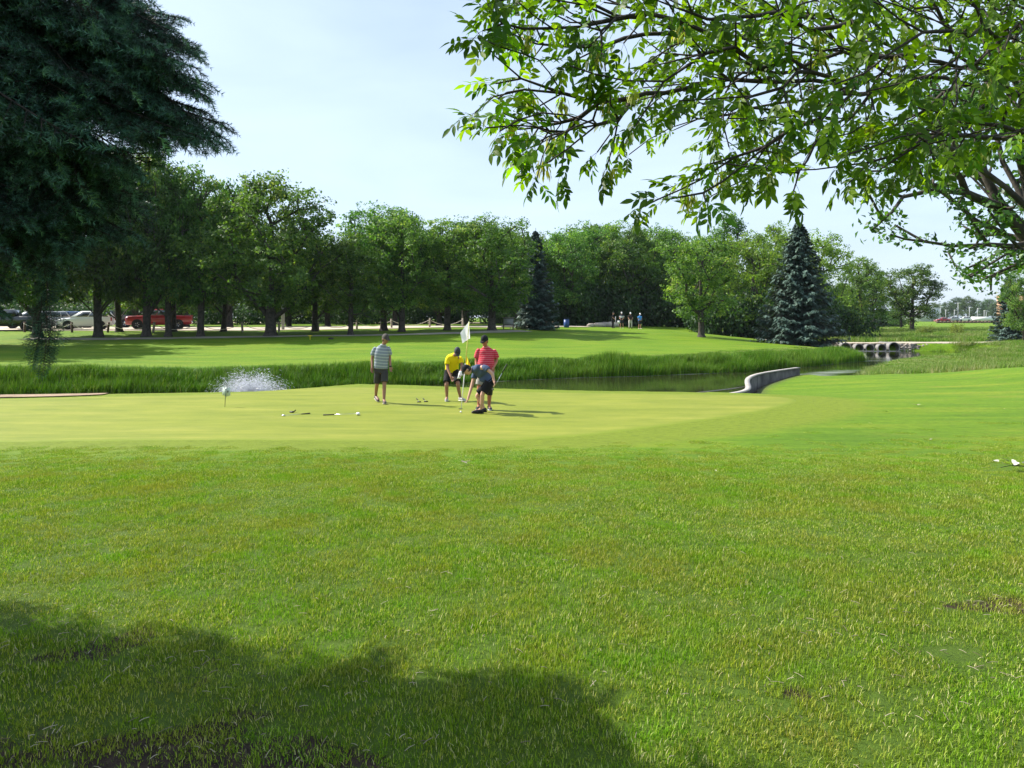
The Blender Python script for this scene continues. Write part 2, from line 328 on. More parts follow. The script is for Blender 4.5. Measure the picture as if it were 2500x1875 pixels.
def axis(parts):
    out = []
    for a, b, s in parts: out += list(np.arange(a, b, s))
    return out
gx = np.array([-2500, -1500, -900, -600, -400, -300, -220, -160, -120, -95, -78] + axis([(-66, -26, 1.0), (-26, 28, 0.3), (28, 50, .5), (50, 70, 1)]) + [70, 78, 95, 120, 160, 220, 300, 400, 600, 900, 1500, 2500])
gy = np.array([-900, -300, -100, -50, -30, -20, -12, -6] + axis([(-3, 20, 0.25), (20, 27, 0.15), (27, 36, .25), (36, 75, .4), (75, 100, .8), (100, 132, 2.0)]) + [134, 142, 155, 170, 190, 220, 260, 320, 400, 520, 700, 1000, 1500, 2400, 4500])
X, Y = np.meshgrid(gx, gy); Z = height(X, Y)
nx_, ny_ = len(gx), len(gy)
idx = np.arange(nx_ * ny_).reshape(ny_, nx_)
F = np.stack([idx[:-1, :-1], idx[:-1, 1:], idx[1:, 1:], idx[1:, :-1]], -1).reshape(-1, 4)
gmb = MB().add(np.stack([X, Y, Z], -1).reshape(-1, 3), F)

def grass_mat():
    m, nt, out = nt_new('ground_grass'); L = nt.links.new; N = nt.nodes.new
    p = N('ShaderNodeBsdfPrincipled'); g = N('ShaderNodeNewGeometry')
    def noise(sc, det=5, vec=None, rough=.55):
        n = N('ShaderNodeTexNoise'); n.inputs['Scale'].default_value = sc; n.inputs['Detail'].default_value = det; n.inputs['Roughness'].default_value = rough; L(vec or g.outputs['Position'], n.inputs[0]); return n.outputs[0]
    def mix(f, a, b, bt='MIX'):
        x = N('ShaderNodeMix'); x.data_type = 'RGBA'; x.blend_type = bt
        for s, v in ((0, f), (6, a), (7, b)):
            if isinstance(v, (tuple, float, int)): x.inputs[s].default_value = v if s == 0 else (*v, 1)
            else: L(v, x.inputs[s])
        return x.outputs[2]
    def attr(nm): a = N('ShaderNodeAttribute'); a.attribute_name = nm; return a.outputs['Fac']
    mp = N('ShaderNodeMapping'); mp.inputs['Scale'].default_value = (0.35, 1.6, 1); L(g.outputs['Position'], mp.inputs[0])
    base = ramp(nt, [(0.3, (0.068, 0.145, 0.004)), (0.5, (0.105, 0.19, 0.006)), (0.68, (0.16, 0.215, 0.012))]); L(noise(0.7, 7, mp.outputs[0], .62), base.inputs[0])
    mpf = N('ShaderNodeMapping'); mpf.inputs['Scale'].default_value = (1, 2.2, 1); L(g.outputs['Position'], mpf.inputs[0]); fine = ramp(nt, [(0.3, (0.5, 0.56, 0.5)), (0.5, (1, 1, 1)), (0.7, (1.42, 1.36, 1.4))]); L(noise(5, 9, mpf.outputs[0], .85), fine.inputs[0])
    c = mix(1.0, base.outputs[0], fine.outputs[0], 'MULTIPLY')
    straw = N('ShaderNodeMapRange'); straw.inputs[1].default_value = .56; straw.inputs[2].default_value = .75; straw.inputs[4].default_value = .5; L(noise(0.9, 6, None, .65), straw.inputs[0])
    c = mix(straw.outputs[0], c, (0.18, 0.175, 0.03))
    soil = ramp(nt, [(0.35, (0.022, 0.014, 0.01)), (0.6, (0.055, 0.036, 0.025)), (.75, (.13, .095, .06))]); L(noise(9, 6, None, .7), soil.inputs[0])
    c = mix(attr('fringe'), c, mix(1.0, (.145, .195, .014), fine.outputs[0], 'MULTIPLY'))
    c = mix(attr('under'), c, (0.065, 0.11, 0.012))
    dn = N('ShaderNodeMath'); dn.operation = 'ADD'; L(attr('soil'), dn.inputs[0]); dn2 = N('ShaderNodeMapRange'); dn2.inputs[1].default_value = .3; dn2.inputs[2].default_value = .7; dn2.inputs[3].default_value = -.45; dn2.inputs[4].default_value = .45
    L(noise(2.2, 6, None, .65), dn2.inputs[0]); L(dn2.outputs[0], dn.inputs[1])
    sf = N('ShaderNodeMapRange'); sf.inputs[1].default_value = .45; sf.inputs[2].default_value = .62; L(dn.outputs[0], sf.inputs[0])
    c = mix(sf.outputs[0], c, soil.outputs[0])
    c = mix(attr('mud'), c, (0.05, 0.04, 0.025))
    L(c, p.inputs['Base Color']); p.inputs['Roughness'].default_value = .8; p.inputs['Specular IOR Level'].default_value = .15
    b = N('ShaderNodeBump'); b.inputs['Strength'].default_value = .9; b.inputs['Distance'].default_value = .05; L(noise(11, 7, None, .75), b.inputs['Height']); L(b.outputs[0], p.inputs['Normal'])
    L(p.outputs[0], out.inputs[0]); return m
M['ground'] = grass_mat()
def soil_mask(x, y):
    """bare patches where the near lawn has worn through"""
    s = np.zeros(np.shape(x))
    for cx, cy, rx, ry, v in ((-1.45, 2.79, .26, .11, 1.15), (-.85, 2.78, .42, .10, 1.2), (-.45, 2.86, .2, .06, .9), (-.9, 2.55, 1.4, .12, 1.1), (2.2, 3.6, .38, .09, .95), (1.0, 3.17, .14, .05, .8), (1.28, 3.19, .14, .05, .8), (-1.2, 2.98, .3, .04, .7), (-2.1, 3.75, .2, .07, .7), (-1.79, 3.37, .3, .07, .8), (-2.3, 3.6, .4, .18, .75), (-1.55, 3.5, .25, .12, .7), (-1.0, 3.35, .5, .12, .6), (-3.1, 3.9, .5, .2, .65), (2.9, 4.25, .55, .12, .85), (3.5, 4.2, .5, .16, .75), (2.2, 3.4, .3, .1, .5), (1.2, 3.3, .3, .08, .65), (.8, 3.2, .25, .08, .6), (1.7, 3.9, .4, .15, .45), (-1.9, 2.75, .5, .15, .8), (-2.5, 3.0, .4, .12, .6)):
        s = np.maximum(s, v * np.exp(-(((x - cx) / rx) ** 2 + ((y - cy) / ry) ** 2)))
    return s
gme = gmb.mesh('ground', M['ground'], smooth=True)
def vattr(me, name, vals):
    a = me.attributes.new(name, 'FLOAT', 'POINT'); a.data.foreach_set('value', np.asarray(vals, np.float32).ravel())
D = sdist(X, Y)
vattr(gme, 'soil', soil_mask(X, Y))
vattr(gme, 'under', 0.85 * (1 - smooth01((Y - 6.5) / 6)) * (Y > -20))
vattr(gme, 'mud', smooth01((0.9 - D) / 0.6) * (Y < 66) * np.where(Y > 44, .25, 1))
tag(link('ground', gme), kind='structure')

# water
def water_mat():
    m, nt, out = nt_new('creek_water'); L = nt.links.new; N = nt.nodes.new
    p = N('ShaderNodeBsdfPrincipled'); p.inputs['Base Color'].default_value = (0.022, 0.026, 0.010, 1); p.inputs['Roughness'].default_value = .04; p.inputs['IOR'].default_value = 1.333
    g = N('ShaderNodeNewGeometry'); mp = N('ShaderNodeMapping'); mp.inputs['Scale'].default_value = (1.0, 0.45, 1); L(g.outputs['Position'], mp.inputs[0])
    n = N('ShaderNodeTexNoise'); n.inputs['Scale'].default_value = 5; n.inputs['Detail'].default_value = 4; L(mp.outputs[0], n.inputs[0])
    b = N('ShaderNodeBump'); b.inputs['Strength'].default_value = .1; b.inputs['Distance'].default_value = .03; L(n.outputs[0], b.inputs['Height']); L(b.outputs[0], p.inputs['Normal'])
    # pale film of scum and pollen drifting along the banks
    v = N('ShaderNodeTexNoise'); v.inputs['Scale'].default_value = .22; v.inputs['Detail'].default_value = 8; v.inputs['Roughness'].default_value = .7
    mp2 = N('ShaderNodeMapping'); mp2.inputs['Scale'].default_value = (0.35, 1.8, 1); L(g.outputs['Position'], mp2.inputs[0]); L(mp2.outputs[0], v.inputs[0])
    a = N('ShaderNodeAttribute'); a.attribute_name = 'film'; s = N('ShaderNodeMath'); s.operation = 'ADD'; L(v.outputs[0], s.inputs[0]); L(a.outputs['Fac'], s.inputs[1])
    mr = N('ShaderNodeMapRange'); mr.inputs[1].default_value = .72; mr.inputs[2].default_value = .92; L(s.outputs[0], mr.inputs[0])
    q = N('ShaderNodeBsdfPrincipled'); q.inputs['Base Color'].default_value = (.2, .22, .17, 1); q.inputs['Roughness'].default_value = .35
    ms = N('ShaderNodeMixShader'); L(mr.outputs[0], ms.inputs[0]); L(p.outputs[0], ms.inputs[1]); L(q.outputs[0], ms.inputs[2]); L(ms.outputs[0], out.inputs[0]); return m
wxs = np.arange(-72, 50, .5); wys = np.arange(18, 71, .25)
WX, WY = np.meshgrid(wxs, wys); wi = np.arange(WX.size).reshape(WX.shape)
WF = np.stack([wi[:-1, :-1], wi[:-1, 1:], wi[1:, 1:], wi[1:, :-1]], -1).reshape(-1, 4)
WD = sdist(WX, WY); keep = (WD.ravel()[WF].min(1) < 0.5); WF = WF[keep]
wme = MB().add(np.stack([WX, WY, np.full(WX.shape, -1.5)], -1).reshape(-1, 3), WF).mesh('creek_water', water_mat(), smooth=True)
def far_edge(x): return np.interp(x, [-70, -21, -16.3, -12, -6.5, -2, 2.4, 6.9, 13.3, 18.6, 23.4, 26], [29.5, 30.5, 31, 31.6, 33.4, 36.1, 38.6, 40, 43, 47.3, 52, 54])
film = .36 * np.exp(-np.abs(far_edge(WX) - .45 - WY) / .35) * (WX > -3) + .38 * np.exp(-(((WX - 17.5) / 5) ** 2 + ((WY - 41.5 - (WX - 17.5) * .9) / 2.2) ** 2)) 
vattr(wme, 'film', film)
tag(link('creek_water', wme), kind='structure')

# putting green: own sheet just above the ground
GREEN = np.array([(-30, 14.5), (-22, 13.0), (-9, 12.9), (-5, 12.8), (-2, 12.9), (.75, 13.4), (2.9, 14.9), (5.7, 17.1), (7.4, 19.0), (8.0, 20.4), (7.6, 21.3), (5.5, 21.5), (2.7, 21.9), (-.4, 22.6), (-3.2, 23.6), (-5.8, 24.2), (-7.6, 22.7), (-8.9, 21.5), (-12, 21.0), (-15, 20.2), (-22, 19.6), (-30, 19)], float)
def smooth_closed(P, k=3):
    for _ in range(k):
        Q = np.roll(P, -1, 0); P = np.stack([.75 * P + .25 * Q, .25 * P + .75 * Q], 1).reshape(-1, 2)
    return P
def strip_mat(name, stops, sc, xs, ys, bump=.15, bs=60, edge=None):
    m, nt, out = nt_new(name); L = nt.links.new; N = nt.nodes.new; p = N('ShaderNodeBsdfPrincipled'); g = N('ShaderNodeNewGeometry')
    mp = N('ShaderNodeMapping'); mp.inputs['Scale'].default_value = (xs, ys, 1); L(g.outputs['Position'], mp.inputs[0])
    n = N('ShaderNodeTexNoise'); n.inputs['Scale'].default_value = sc; n.inputs['Detail'].default_value = 8; n.inputs['Roughness'].default_value = .65; L(mp.outputs[0], n.inputs[0])
    r = ramp(nt, stops); L(n.outputs[0], r.inputs[0]); L(r.outputs[0], p.inputs['Base Color']); p.inputs['Roughness'].default_value = .75;
    if edge:
        a = N('ShaderNodeAttribute'); a.attribute_name = 'inner'; n2 = N('ShaderNodeTexNoise'); n2.inputs['Scale'].default_value = 3; n2.inputs['Detail'].default_value = 6; L(g.outputs['Position'], n2.inputs[0])
        ad = N('ShaderNodeMath'); ad.operation = 'MULTIPLY_ADD'; L(n2.outputs[0], ad.inputs[0]); ad.inputs[1].default_value = .9; L(a.outputs['Fac'], ad.inputs[2]); mr = N('ShaderNodeMapRange'); mr.inputs[1].default_value = .5; mr.inputs[2].default_value = 1.25; L(ad.outputs[0], mr.inputs[0])
        sp = N('ShaderNodeTexNoise'); sp.inputs['Scale'].default_value = .6; sp.inputs['Detail'].default_value = 10; sp.inputs['Roughness'].default_value = .8; ms_ = N('ShaderNodeMapping'); ms_.inputs['Scale'].default_value = (1, 2.4, 1); L(g.outputs['Position'], ms_.inputs[0]); L(ms_.outputs[0], sp.inputs[0]); sr = ramp(nt, [(.35, (.78, .84, .76)), (.65, (1.14, 1.1, 1.05))]); L(sp.outputs[0], sr.inputs[0])
        mm = N('ShaderNodeMix'); mm.data_type = 'RGBA'; mm.blend_type = 'MULTIPLY'; mm.inputs[0].default_value = 1; L(r.outputs[0], mm.inputs[6]); L(sr.outputs[0], mm.inputs[7])
        mx = N('ShaderNodeMix'); mx.data_type = 'RGBA'; L(mr.outputs[0], mx.inputs[0]); mx.inputs[6].default_value = (*edge, 1); L(mm.outputs[2], mx.inputs[7]); L(mx.outputs[2], p.inputs['Base Color'])
    p.inputs['Specular IOR Level'].default_value = .15
    nb = N('ShaderNodeTexNoise'); nb.inputs['Scale'].default_value = bs; nb.inputs['Detail'].default_value = 4; L(g.outputs['Position'], nb.inputs[0])
    b = N('ShaderNodeBump'); b.inputs['Strength'].default_value = bump; b.inputs['Distance'].default_value = .02; L(nb.outputs[0], b.inputs['Height']); L(b.outputs[0], p.inputs['Normal'])
    L(p.outputs[0], out.inputs[0]); return m
def in_poly(x, y, P):
    ins = np.zeros(np.shape(x), bool); n = len(P)
    for i in range(n):
        ax, ay = P[i]; bx, by = P[(i + 1) % n]
        ins ^= ((ay > y) != (by > y)) & (x < (bx - ax) * (y - ay) / (by - ay + 1e-12) + ax)
    return ins
def poly_sheet(name, P, mat, off, step=.25):
    """sheet over an outline that follows the ground: columns of points between the outline's edges"""
    xs = np.arange(P[:, 0].min() + .02, P[:, 0].max() - .02, step); rows = 44; cols = []
    for x in xs:
        ys = []
        for i in range(len(P)):
            a, b = P[i], P[(i + 1) % len(P)]
            if (a[0] > x) != (b[0] > x): ys.append(a[1] + (x - a[0]) / (b[0] - a[0]) * (b[1] - a[1]))
        lo, hi = min(ys), max(ys); cols.append(np.stack([np.full(rows, x), np.linspace(lo, hi, rows)], 1))
    G = np.array(cols); zz = height(G[..., 0], G[..., 1]) + off
    i = np.arange(G.shape[0] * rows).reshape(-1, rows)
    f = np.stack([i[:-1, :-1], i[1:, :-1], i[1:, 1:], i[:-1, 1:]], -1).reshape(-1, 4)
    o = MB().add(np.dstack([G, zz]).reshape(-1, 3), f).build(name, mat, smooth=True); tag(o, kind='structure'); return o
GREENS = smooth_closed(GREEN)
M['green'] = strip_mat('green_turf', [(0.3, (0.15, 0.185, 0.02)), (0.5, (0.185, 0.212, 0.026)), (.7, (0.225, 0.236, 0.04))], 1.1, .35, 1.8, edge=(.145, .195, .014))
M['fringe'] = strip_mat('fringe_turf', [(0.3, (0.10, 0.16, 0.014)), (0.5, (0.13, 0.18, 0.018)), (.7, (0.165, 0.195, 0.026))], 1.1, .35, 1.8, .3)
FR = GREEN.copy(); cx_ = np.array([-8, 17.5]); 
FR = np.array([(-30, 13.4), (-22, 12.0), (-9, 11.9), (-5, 11.8), (-2, 11.9), (1.1, 12.3), (3.7, 13.8), (6.9, 16.4), (8.6, 18.6), (9.2, 20.4), (8.6, 21.9), (5.9, 22.3), (2.9, 22.6), (-.2, 23.4), (-3.1, 24.4), (-5.8, 25.0), (-8.0, 23.3), (-9.2, 22.2), (-12, 21.6), (-15, 20.9), (-22, 20.4), (-30, 19.8)], float)
gr_ = poly_sheet('putting_green', GREENS, M['green'], .012, .12)
_v = np.array([tuple(v.co) for v in gr_.data.vertices])
def pdist(x, y, P):
    d = np.full(np.shape(x), 1e9)
    for i in range(len(P)):
        ax, ay = P[i]; bx, by = P[(i + 1) % len(P)]; ex, ey = bx - ax, by - ay; t = np.clip(((x - ax) * ex + (y - ay) * ey) / (ex * ex + ey * ey + 1e-9), 0, 1); d = np.minimum(d, np.hypot(x - ax - t * ex, y - ay - t * ey))
    return d
_pd = pdist(_v[:, 0], _v[:, 1], GREENS); vattr(gr_.data, 'inner', smooth01((_pd - .02) / .5)); _v[:, 2] += -.022 * (1 - smooth01(_pd / .22)); gr_.data.vertices.foreach_set('co', _v.astype(np.float32).ravel())
FRS = smooth_closed(FR, 2); fd = np.zeros(X.shape); _m = (np.abs(Y - 18) < 9) & (np.abs(X) < 40); _q = pdist(X[_m], Y[_m], FRS); fd[_m] = np.where(in_poly(X[_m], Y[_m], FRS), 1, 1 - smooth01(_q / .9)); vattr(gme, 'fringe', fd)
# close-mown lawn beyond and beside the green keeps a brighter cut
vattr(gme, 'near', (1 - smooth01((Y - 9.5) / 4.5)) * (Y > -20))
DIRT = smooth_closed(np.array([(-22, 20.3), (-16, 20.35), (-13.6, 20.7), (-12.4, 21.0), (-11.6, 21.5), (-12.2, 21.95), (-13.5, 22.15), (-16, 21.9), (-22, 21.6)], float))
poly_sheet('bare_soil', DIRT, strip_mat('soil_dry', [(.3, (.16, .11, .07)), (.6, (.32, .23, .15)), (.8, (.4, .31, .2))], 2.5, 1, 1, .9, 12), .03, .1)

def strip(name, pts, width, mat, off=.012, step=1.0, lift=None):
    P = np.array(pts, float); seg = np.r_[0, np.cumsum(np.hypot(*np.diff(P, axis=0).T))]; s = np.arange(0, seg[-1], step)
    cx = np.interp(s, seg, P[:, 0]); cy = np.interp(s, seg, P[:, 1]); w = np.interp(s, seg, width) if isinstance(width, (list, tuple)) else np.full(len(s), width)
    for _ in range(6):
        cx[1:-1] = (cx[:-2] + cx[2:] + 2 * cx[1:-1]) / 4; cy[1:-1] = (cy[:-2] + cy[2:] + 2 * cy[1:-1]) / 4
    tx = np.gradient(cx); ty = np.gradient(cy); l = np.hypot(tx, ty); nx2, ny2 = -ty / l, tx / l
    k = 13 if max(np.atleast_1d(w)) > 5 else 5; u = np.linspace(-.5, .5, k)
    XX = cx[:, None] + nx2[:, None] * w[:, None] * u; YY = cy[:, None] + ny2[:, None] * w[:, None] * u
    ZZ = height(XX, YY) + off if lift is None else np.full(XX.shape, lift)
    i = np.arange(XX.size).reshape(XX.shape); f = np.stack([i[:-1, :-1], i[1:, :-1], i[1:, 1:], i[:-1, 1:]], -1).reshape(-1, 4)
    o = MB().add(np.stack([XX, YY, ZZ], -1).reshape(-1, 3), f).build(name, mat, smooth=True); tag(o, kind='structure'); return o
strip('parking_lot', [(-75, 77), (-30, 77), (-14, 77.5), (-4, 80), (4, 84), (9, 84.5)], [18, 18, 15, 9, 6, 5], M['gravel'], .05, .8)
strip('back_road', [(-75, 112), (-20, 111), (10, 108), (40, 112)], 5.5, M['gravel'], .06, 1.5)
pth = [(70, 828, 59.5), (200, 828, 59), (350, 827.5, 59), (520, 826, 59.3), (700, 823.5, 60), (850, 819, 61), (1000, 815, 62.5), (1100, 812, 64), (1200, 809, 65.3), (1290, 806, 68.5)]
strip('cart_path', [(wx(a, c), c) for a, b, c in pth], 1.7, M['path'], .02, .6)
strip('culvert_road', [(24, 72.4), (30, 71.8), (40, 71.7), (47, 72.4), (60, 78)], 3.6, M['gravel'], .05, .6)
# ------------------------------------------------------------------ trees
def grow(tips, root_path, bias=0.55, jit=0.0, g=None):
    """join the tip points to a stem, each to the node that gives a short run back to the root"""
    nodes = [np.array(p, float) for p in root_path]; par = [-1] + list(range(len(root_path) - 1)); L_ = [0.0]
    for i in range(1, len(nodes)): L_.append(L_[-1] + np.linalg.norm(nodes[i] - nodes[i - 1]))
    base = nodes[0]
    tips = sorted(tips, key=lambda p: np.linalg.norm(np.array(p) - nodes[len(root_path) // 2]))
    leafs = []
    for t in tips:
        t = np.array(t, float); A = np.array(nodes); d = np.linalg.norm(A - t, axis=1); j = int(np.argmin(d + bias * np.array(L_)))
        dist = d[j]; k = max(1, int(dist / (0.5 if g is None else g)))
        prev = j; p0 = A[j]
        dirp = p0 - nodes[par[j]] if par[j] >= 0 else np.array([0, 0, 1.0]); dirp = dirp / (np.linalg.norm(dirp) + 1e-9)
        for q in range(1, k + 1):
            u = q / k; p = p0 + (t - p0) * u + dirp * dist * .18 * u * (1 - u) * 2
            if q < k and jit: p = p + rng.normal(0, jit, 3)
            nodes.append(p); par.append(prev); L_.append(L_[prev] + np.linalg.norm(p - nodes[prev])); prev = len(nodes) - 1
        leafs.append(prev)
    N_ = np.array(nodes); P_ = np.array(par); nr = len(root_path)
    for _ in range(3):
        S = np.zeros_like(N_); cn = np.zeros(len(N_)); np.add.at(S, P_[1:], N_[1:]); np.add.at(cn, P_[1:], 1); k_ = (cn > 0) & (np.arange(len(N_)) >= nr)
        avg = (N_[P_] + S / np.maximum(cn, 1)[:, None]) / 2; N_[k_] = N_[k_] * .5 + avg[k_] * .5
    return N_, P_, leafs

def skeleton_mesh(nodes, par, r_tip, r_base, k=5, expo=2.2, minr=0.0, cl=None):
    n = len(nodes); w = np.zeros(n); ch = [[] for _ in range(n)]
    for i in range(n):
        if par[i] >= 0: ch[par[i]].append(i)
    order = list(range(n))[::-1]
    for i in order:
        if not ch[i]: w[i] = 1
        if par[i] >= 0: w[par[i]] += w[i]
    r = (w / w.max()) ** (1 / expo) * r_base; r = np.maximum(r, r_tip)
    if cl is not None: r[5:] = np.minimum(r[5:], np.maximum(r_tip, cl * np.minimum(1, r[5:] / cl) ** .8))
    mb = MB(); stack = [(0, None)]
    while stack:
        s, p = stack.pop(); P = [] if p is None else [nodes[p]]; Rr = [] if p is None else [min(r[p], r[s] * 1.3)]
        i = s
        while True:
            P.append(nodes[i]); Rr.append(r[i])
            if not ch[i]: break
            c = sorted(ch[i], key=lambda q: -w[q])
            for o in c[1:]: stack.append((o, i))
            i = c[0]
        if len(P) >= 2 and max(Rr) >= minr: tube(mb, P, Rr, k if max(Rr) > r_base * .2 else max(3, k - 2), cap=False)
    return mb, r

def leaf_quads(mb, cen, size, up=0.35, out=None, ow=0.5, rnd=None, aspect=.6, fold=.15):
    """many small diamond leaves with random tilt"""
    n = len(cen); nr = rng.normal(0, 1, (n, 3)); nr[:, 2] += up * 2
    if out is not None: nr += out * ow * 2
    nr /= np.linalg.norm(nr, axis=1)[:, None] + 1e-9
    a = rng.normal(0, 1, (n, 3)); a -= nr * (a * nr).sum(1)[:, None]; a /= np.linalg.norm(a, axis=1)[:, None] + 1e-9
    b = np.cross(nr, a); s = size * rng.uniform(.6, 1.35, n)[:, None] / 2
    v = np.stack([cen + a * s, cen + b * s * aspect + nr * s * fold, cen - a * s, cen - b * s * aspect + nr * s * fold], 1).reshape(-1, 3)
    f = np.arange(4 * n).reshape(n, 4)
    mb.add(v, f, 0, rng.random(n) if rnd is None else np.clip(rnd, 0, 1))

def broadleaf(seed, H=13.0, Rw=5.5, cb=3.0, ncl=95, nleaf=19000, size=.24, shape='round', lean=0.0, tr=.38, clr=1.1, gap=.0):
    global rng
    rng = np.random.default_rng(seed)
    # crown envelope: radius as a function of height; uneven lobes
    cl = []; tries = 0
    ph = rng.uniform(0, 6.28, 8); am = rng.uniform(.06, .2, 8)
    def env(h, th):
        if shape == 'round': e = math.sqrt(max(0, 1 - ((h - .45) / .56) ** 2)) if h > .45 else math.sqrt(max(0, 1 - ((h - .45) / .62) ** 2))
        elif shape == 'upright': e = max(0, (1 - abs(h - .35) / .68)) ** .7
        elif shape == 'flat': e = math.sqrt(max(0, 1 - ((h - .62) / .42) ** 2)) if h > .62 else .55 + .45 * h / .62
        elif shape == 'weep': e = math.sqrt(max(0, 1 - ((h - .25) / .77) ** 2))
        for q in range(4): e *= 1 + am[q] * math.cos((q + 1) * th + ph[q] + h * 4 * (q % 2 + 1))
        return e
    while len(cl) < ncl and tries < 20000:
        tries += 1; h = rng.uniform(0, 1); th = rng.uniform(0, 6.283); rr = rng.uniform(0, 1) ** .42; e = env(h, th)
        if rng.random() > e ** 1.2: continue
        p = np.array([math.cos(th) * rr * e * Rw * .86, math.sin(th) * rr * e * Rw * .86, cb + h * (H - cb - .5)])
        if gap and rng.random() < gap and rr < .75: continue
        if cl and min(np.linalg.norm((p - np.array(cl)) * np.array([1, 1, 1.25]), axis=1)) < Rw * .16: continue
        cl.append(p)
    cl = np.array(cl)
    bend = rng.normal(0, .25, 2)
    root = [(0, 0, -.25), (0, 0, 0), (.02, 0, .25), (bend[0] * .2, bend[1] * .2, cb * .5)] + [(bend[0] * u + lean * u * 2, bend[1] * u, cb + (H - cb) * .62 * u) for u in np.linspace(.1, 1, 7)]
    nodes, par, tips = grow(cl, root, .35, .09, 1.0)
    tmb, r = skeleton_mesh(nodes, par, .022, tr, 8, 2.0)
    # root flare
    fl = MB(); tube(fl, [(0, 0, -.3), (0, 0, .0), (0, 0, .12), (0, 0, .35), (0.01, 0, .8)], [tr * 1.75, tr * 1.55, tr * 1.3, tr * 1.1, tr * 1.0], 11, cap=False); tmb.merge(fl)
    # leaves round the clump centres, flattened, plus some along the boughs
    w = rng.uniform(.45, 1.5, len(cl)); w /= w.sum(); cnt = rng.multinomial(nleaf, w)
    cen = np.repeat(cl, cnt, 0); n = len(cen)
    d = rng.normal(0, 1, (n, 3)); d /= np.linalg.norm(d, axis=1)[:, None]; rad = rng.random(n) ** .45
    scl = np.repeat(rng.uniform(.65, 1.25, len(cl)), cnt)[:, None] * clr
    off = d * rad[:, None] * scl * np.array([1.25, 1.25, .75])
    # small sprigs: gather leaves towards a few sub-centres for a rougher outline
    k = 14; sub = rng.normal(0, .62, (len(cl), k, 3)) * clr * np.array([1, 1, .7]); pick = rng.integers(0, k, n); ci = np.repeat(np.arange(len(cl)), cnt)
    off = off * .42 + sub[ci, pick] * .8
    pos = cen + off; pos[:, 2] = np.maximum(pos[:, 2], cb * .78 + rng.random(n) * .5)
    out = off / (np.linalg.norm(off, axis=1)[:, None] + 1e-9)
    cr = np.repeat(rng.normal(0, .13, len(cl)), cnt)
    lm = MB(); leaf_quads(lm, pos, size, .45, out, .6, rng.random(n) * .8 + .1 + cr)
    return tmb.mesh('tree_trunk', M['bark'], smooth=True), lm.mesh('tree_crown', M['leaf_elm'], attr=True)

PROTO = [
    broadleaf(11, 13, 5.2, 2.7, 120, 26000, .25),
    broadleaf(12, 13, 4.6, 2.6, 110, 24000, .25, tr=.33),
    broadleaf(13, 13, 5.8, 2.5, 140, 30000, .25, tr=.42, gap=.15),
    broadleaf(14, 13, 4.6, 2.2, 80, 16000, .26, shape='flat', tr=.36, gap=.2),
    broadleaf(15, 13, 3.4, 1.8, 60, 13000, .24, shape='upright', tr=.26),
    broadleaf(16, 13, 5.2, 1.2, 110, 23000, .25, shape='weep', tr=.4),
    broadleaf(17, 13, 5.0, 1.6, 110, 19000, .30, tr=.3),
]
PR_W = [11.2, 10.2, 12.6, 10.6, 7.4, 11.6, 11.0]; PR_H = [13.0, 13.0, 13.0, 13.3, 13.2, 13.1, 13.0]
MATC = {}
def crown_variant(i, mat):
    if mat == 'leaf_elm': return PROTO[i][1]
    if (i, mat) not in MATC:
        m = PROTO[i][1].copy(); m.materials.clear(); m.materials.append(M[mat]); MATC[(i, mat)] = m
    return MATC[(i, mat)]
def tree(px, Y, top, wpx, pr, label, mat=None, cat='tree', group='leafy trees on the golf course', name='leafy_tree', rz=None, tw=1.0):
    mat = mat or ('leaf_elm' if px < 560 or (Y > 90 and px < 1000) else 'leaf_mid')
    g = ground(px, Y); H = at(px, top, Y).z - g.z; W = wpx / FOC * Y
    o = empty(name, g, label, cat, group, rng.uniform(0, 6.28) if rz is None else rz); o.rotation_euler[0] = rng.normal(0, .025); o.rotation_euler[1] = rng.normal(0, .025)
    s = H / PR_H[pr]; sw = W / PR_W[pr] * (1.2 if px < 1700 else 1.0)
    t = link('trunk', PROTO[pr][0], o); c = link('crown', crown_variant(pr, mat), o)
    t.scale = (sw * tw, sw * tw, s); c.scale = (sw, sw, s)
    return o

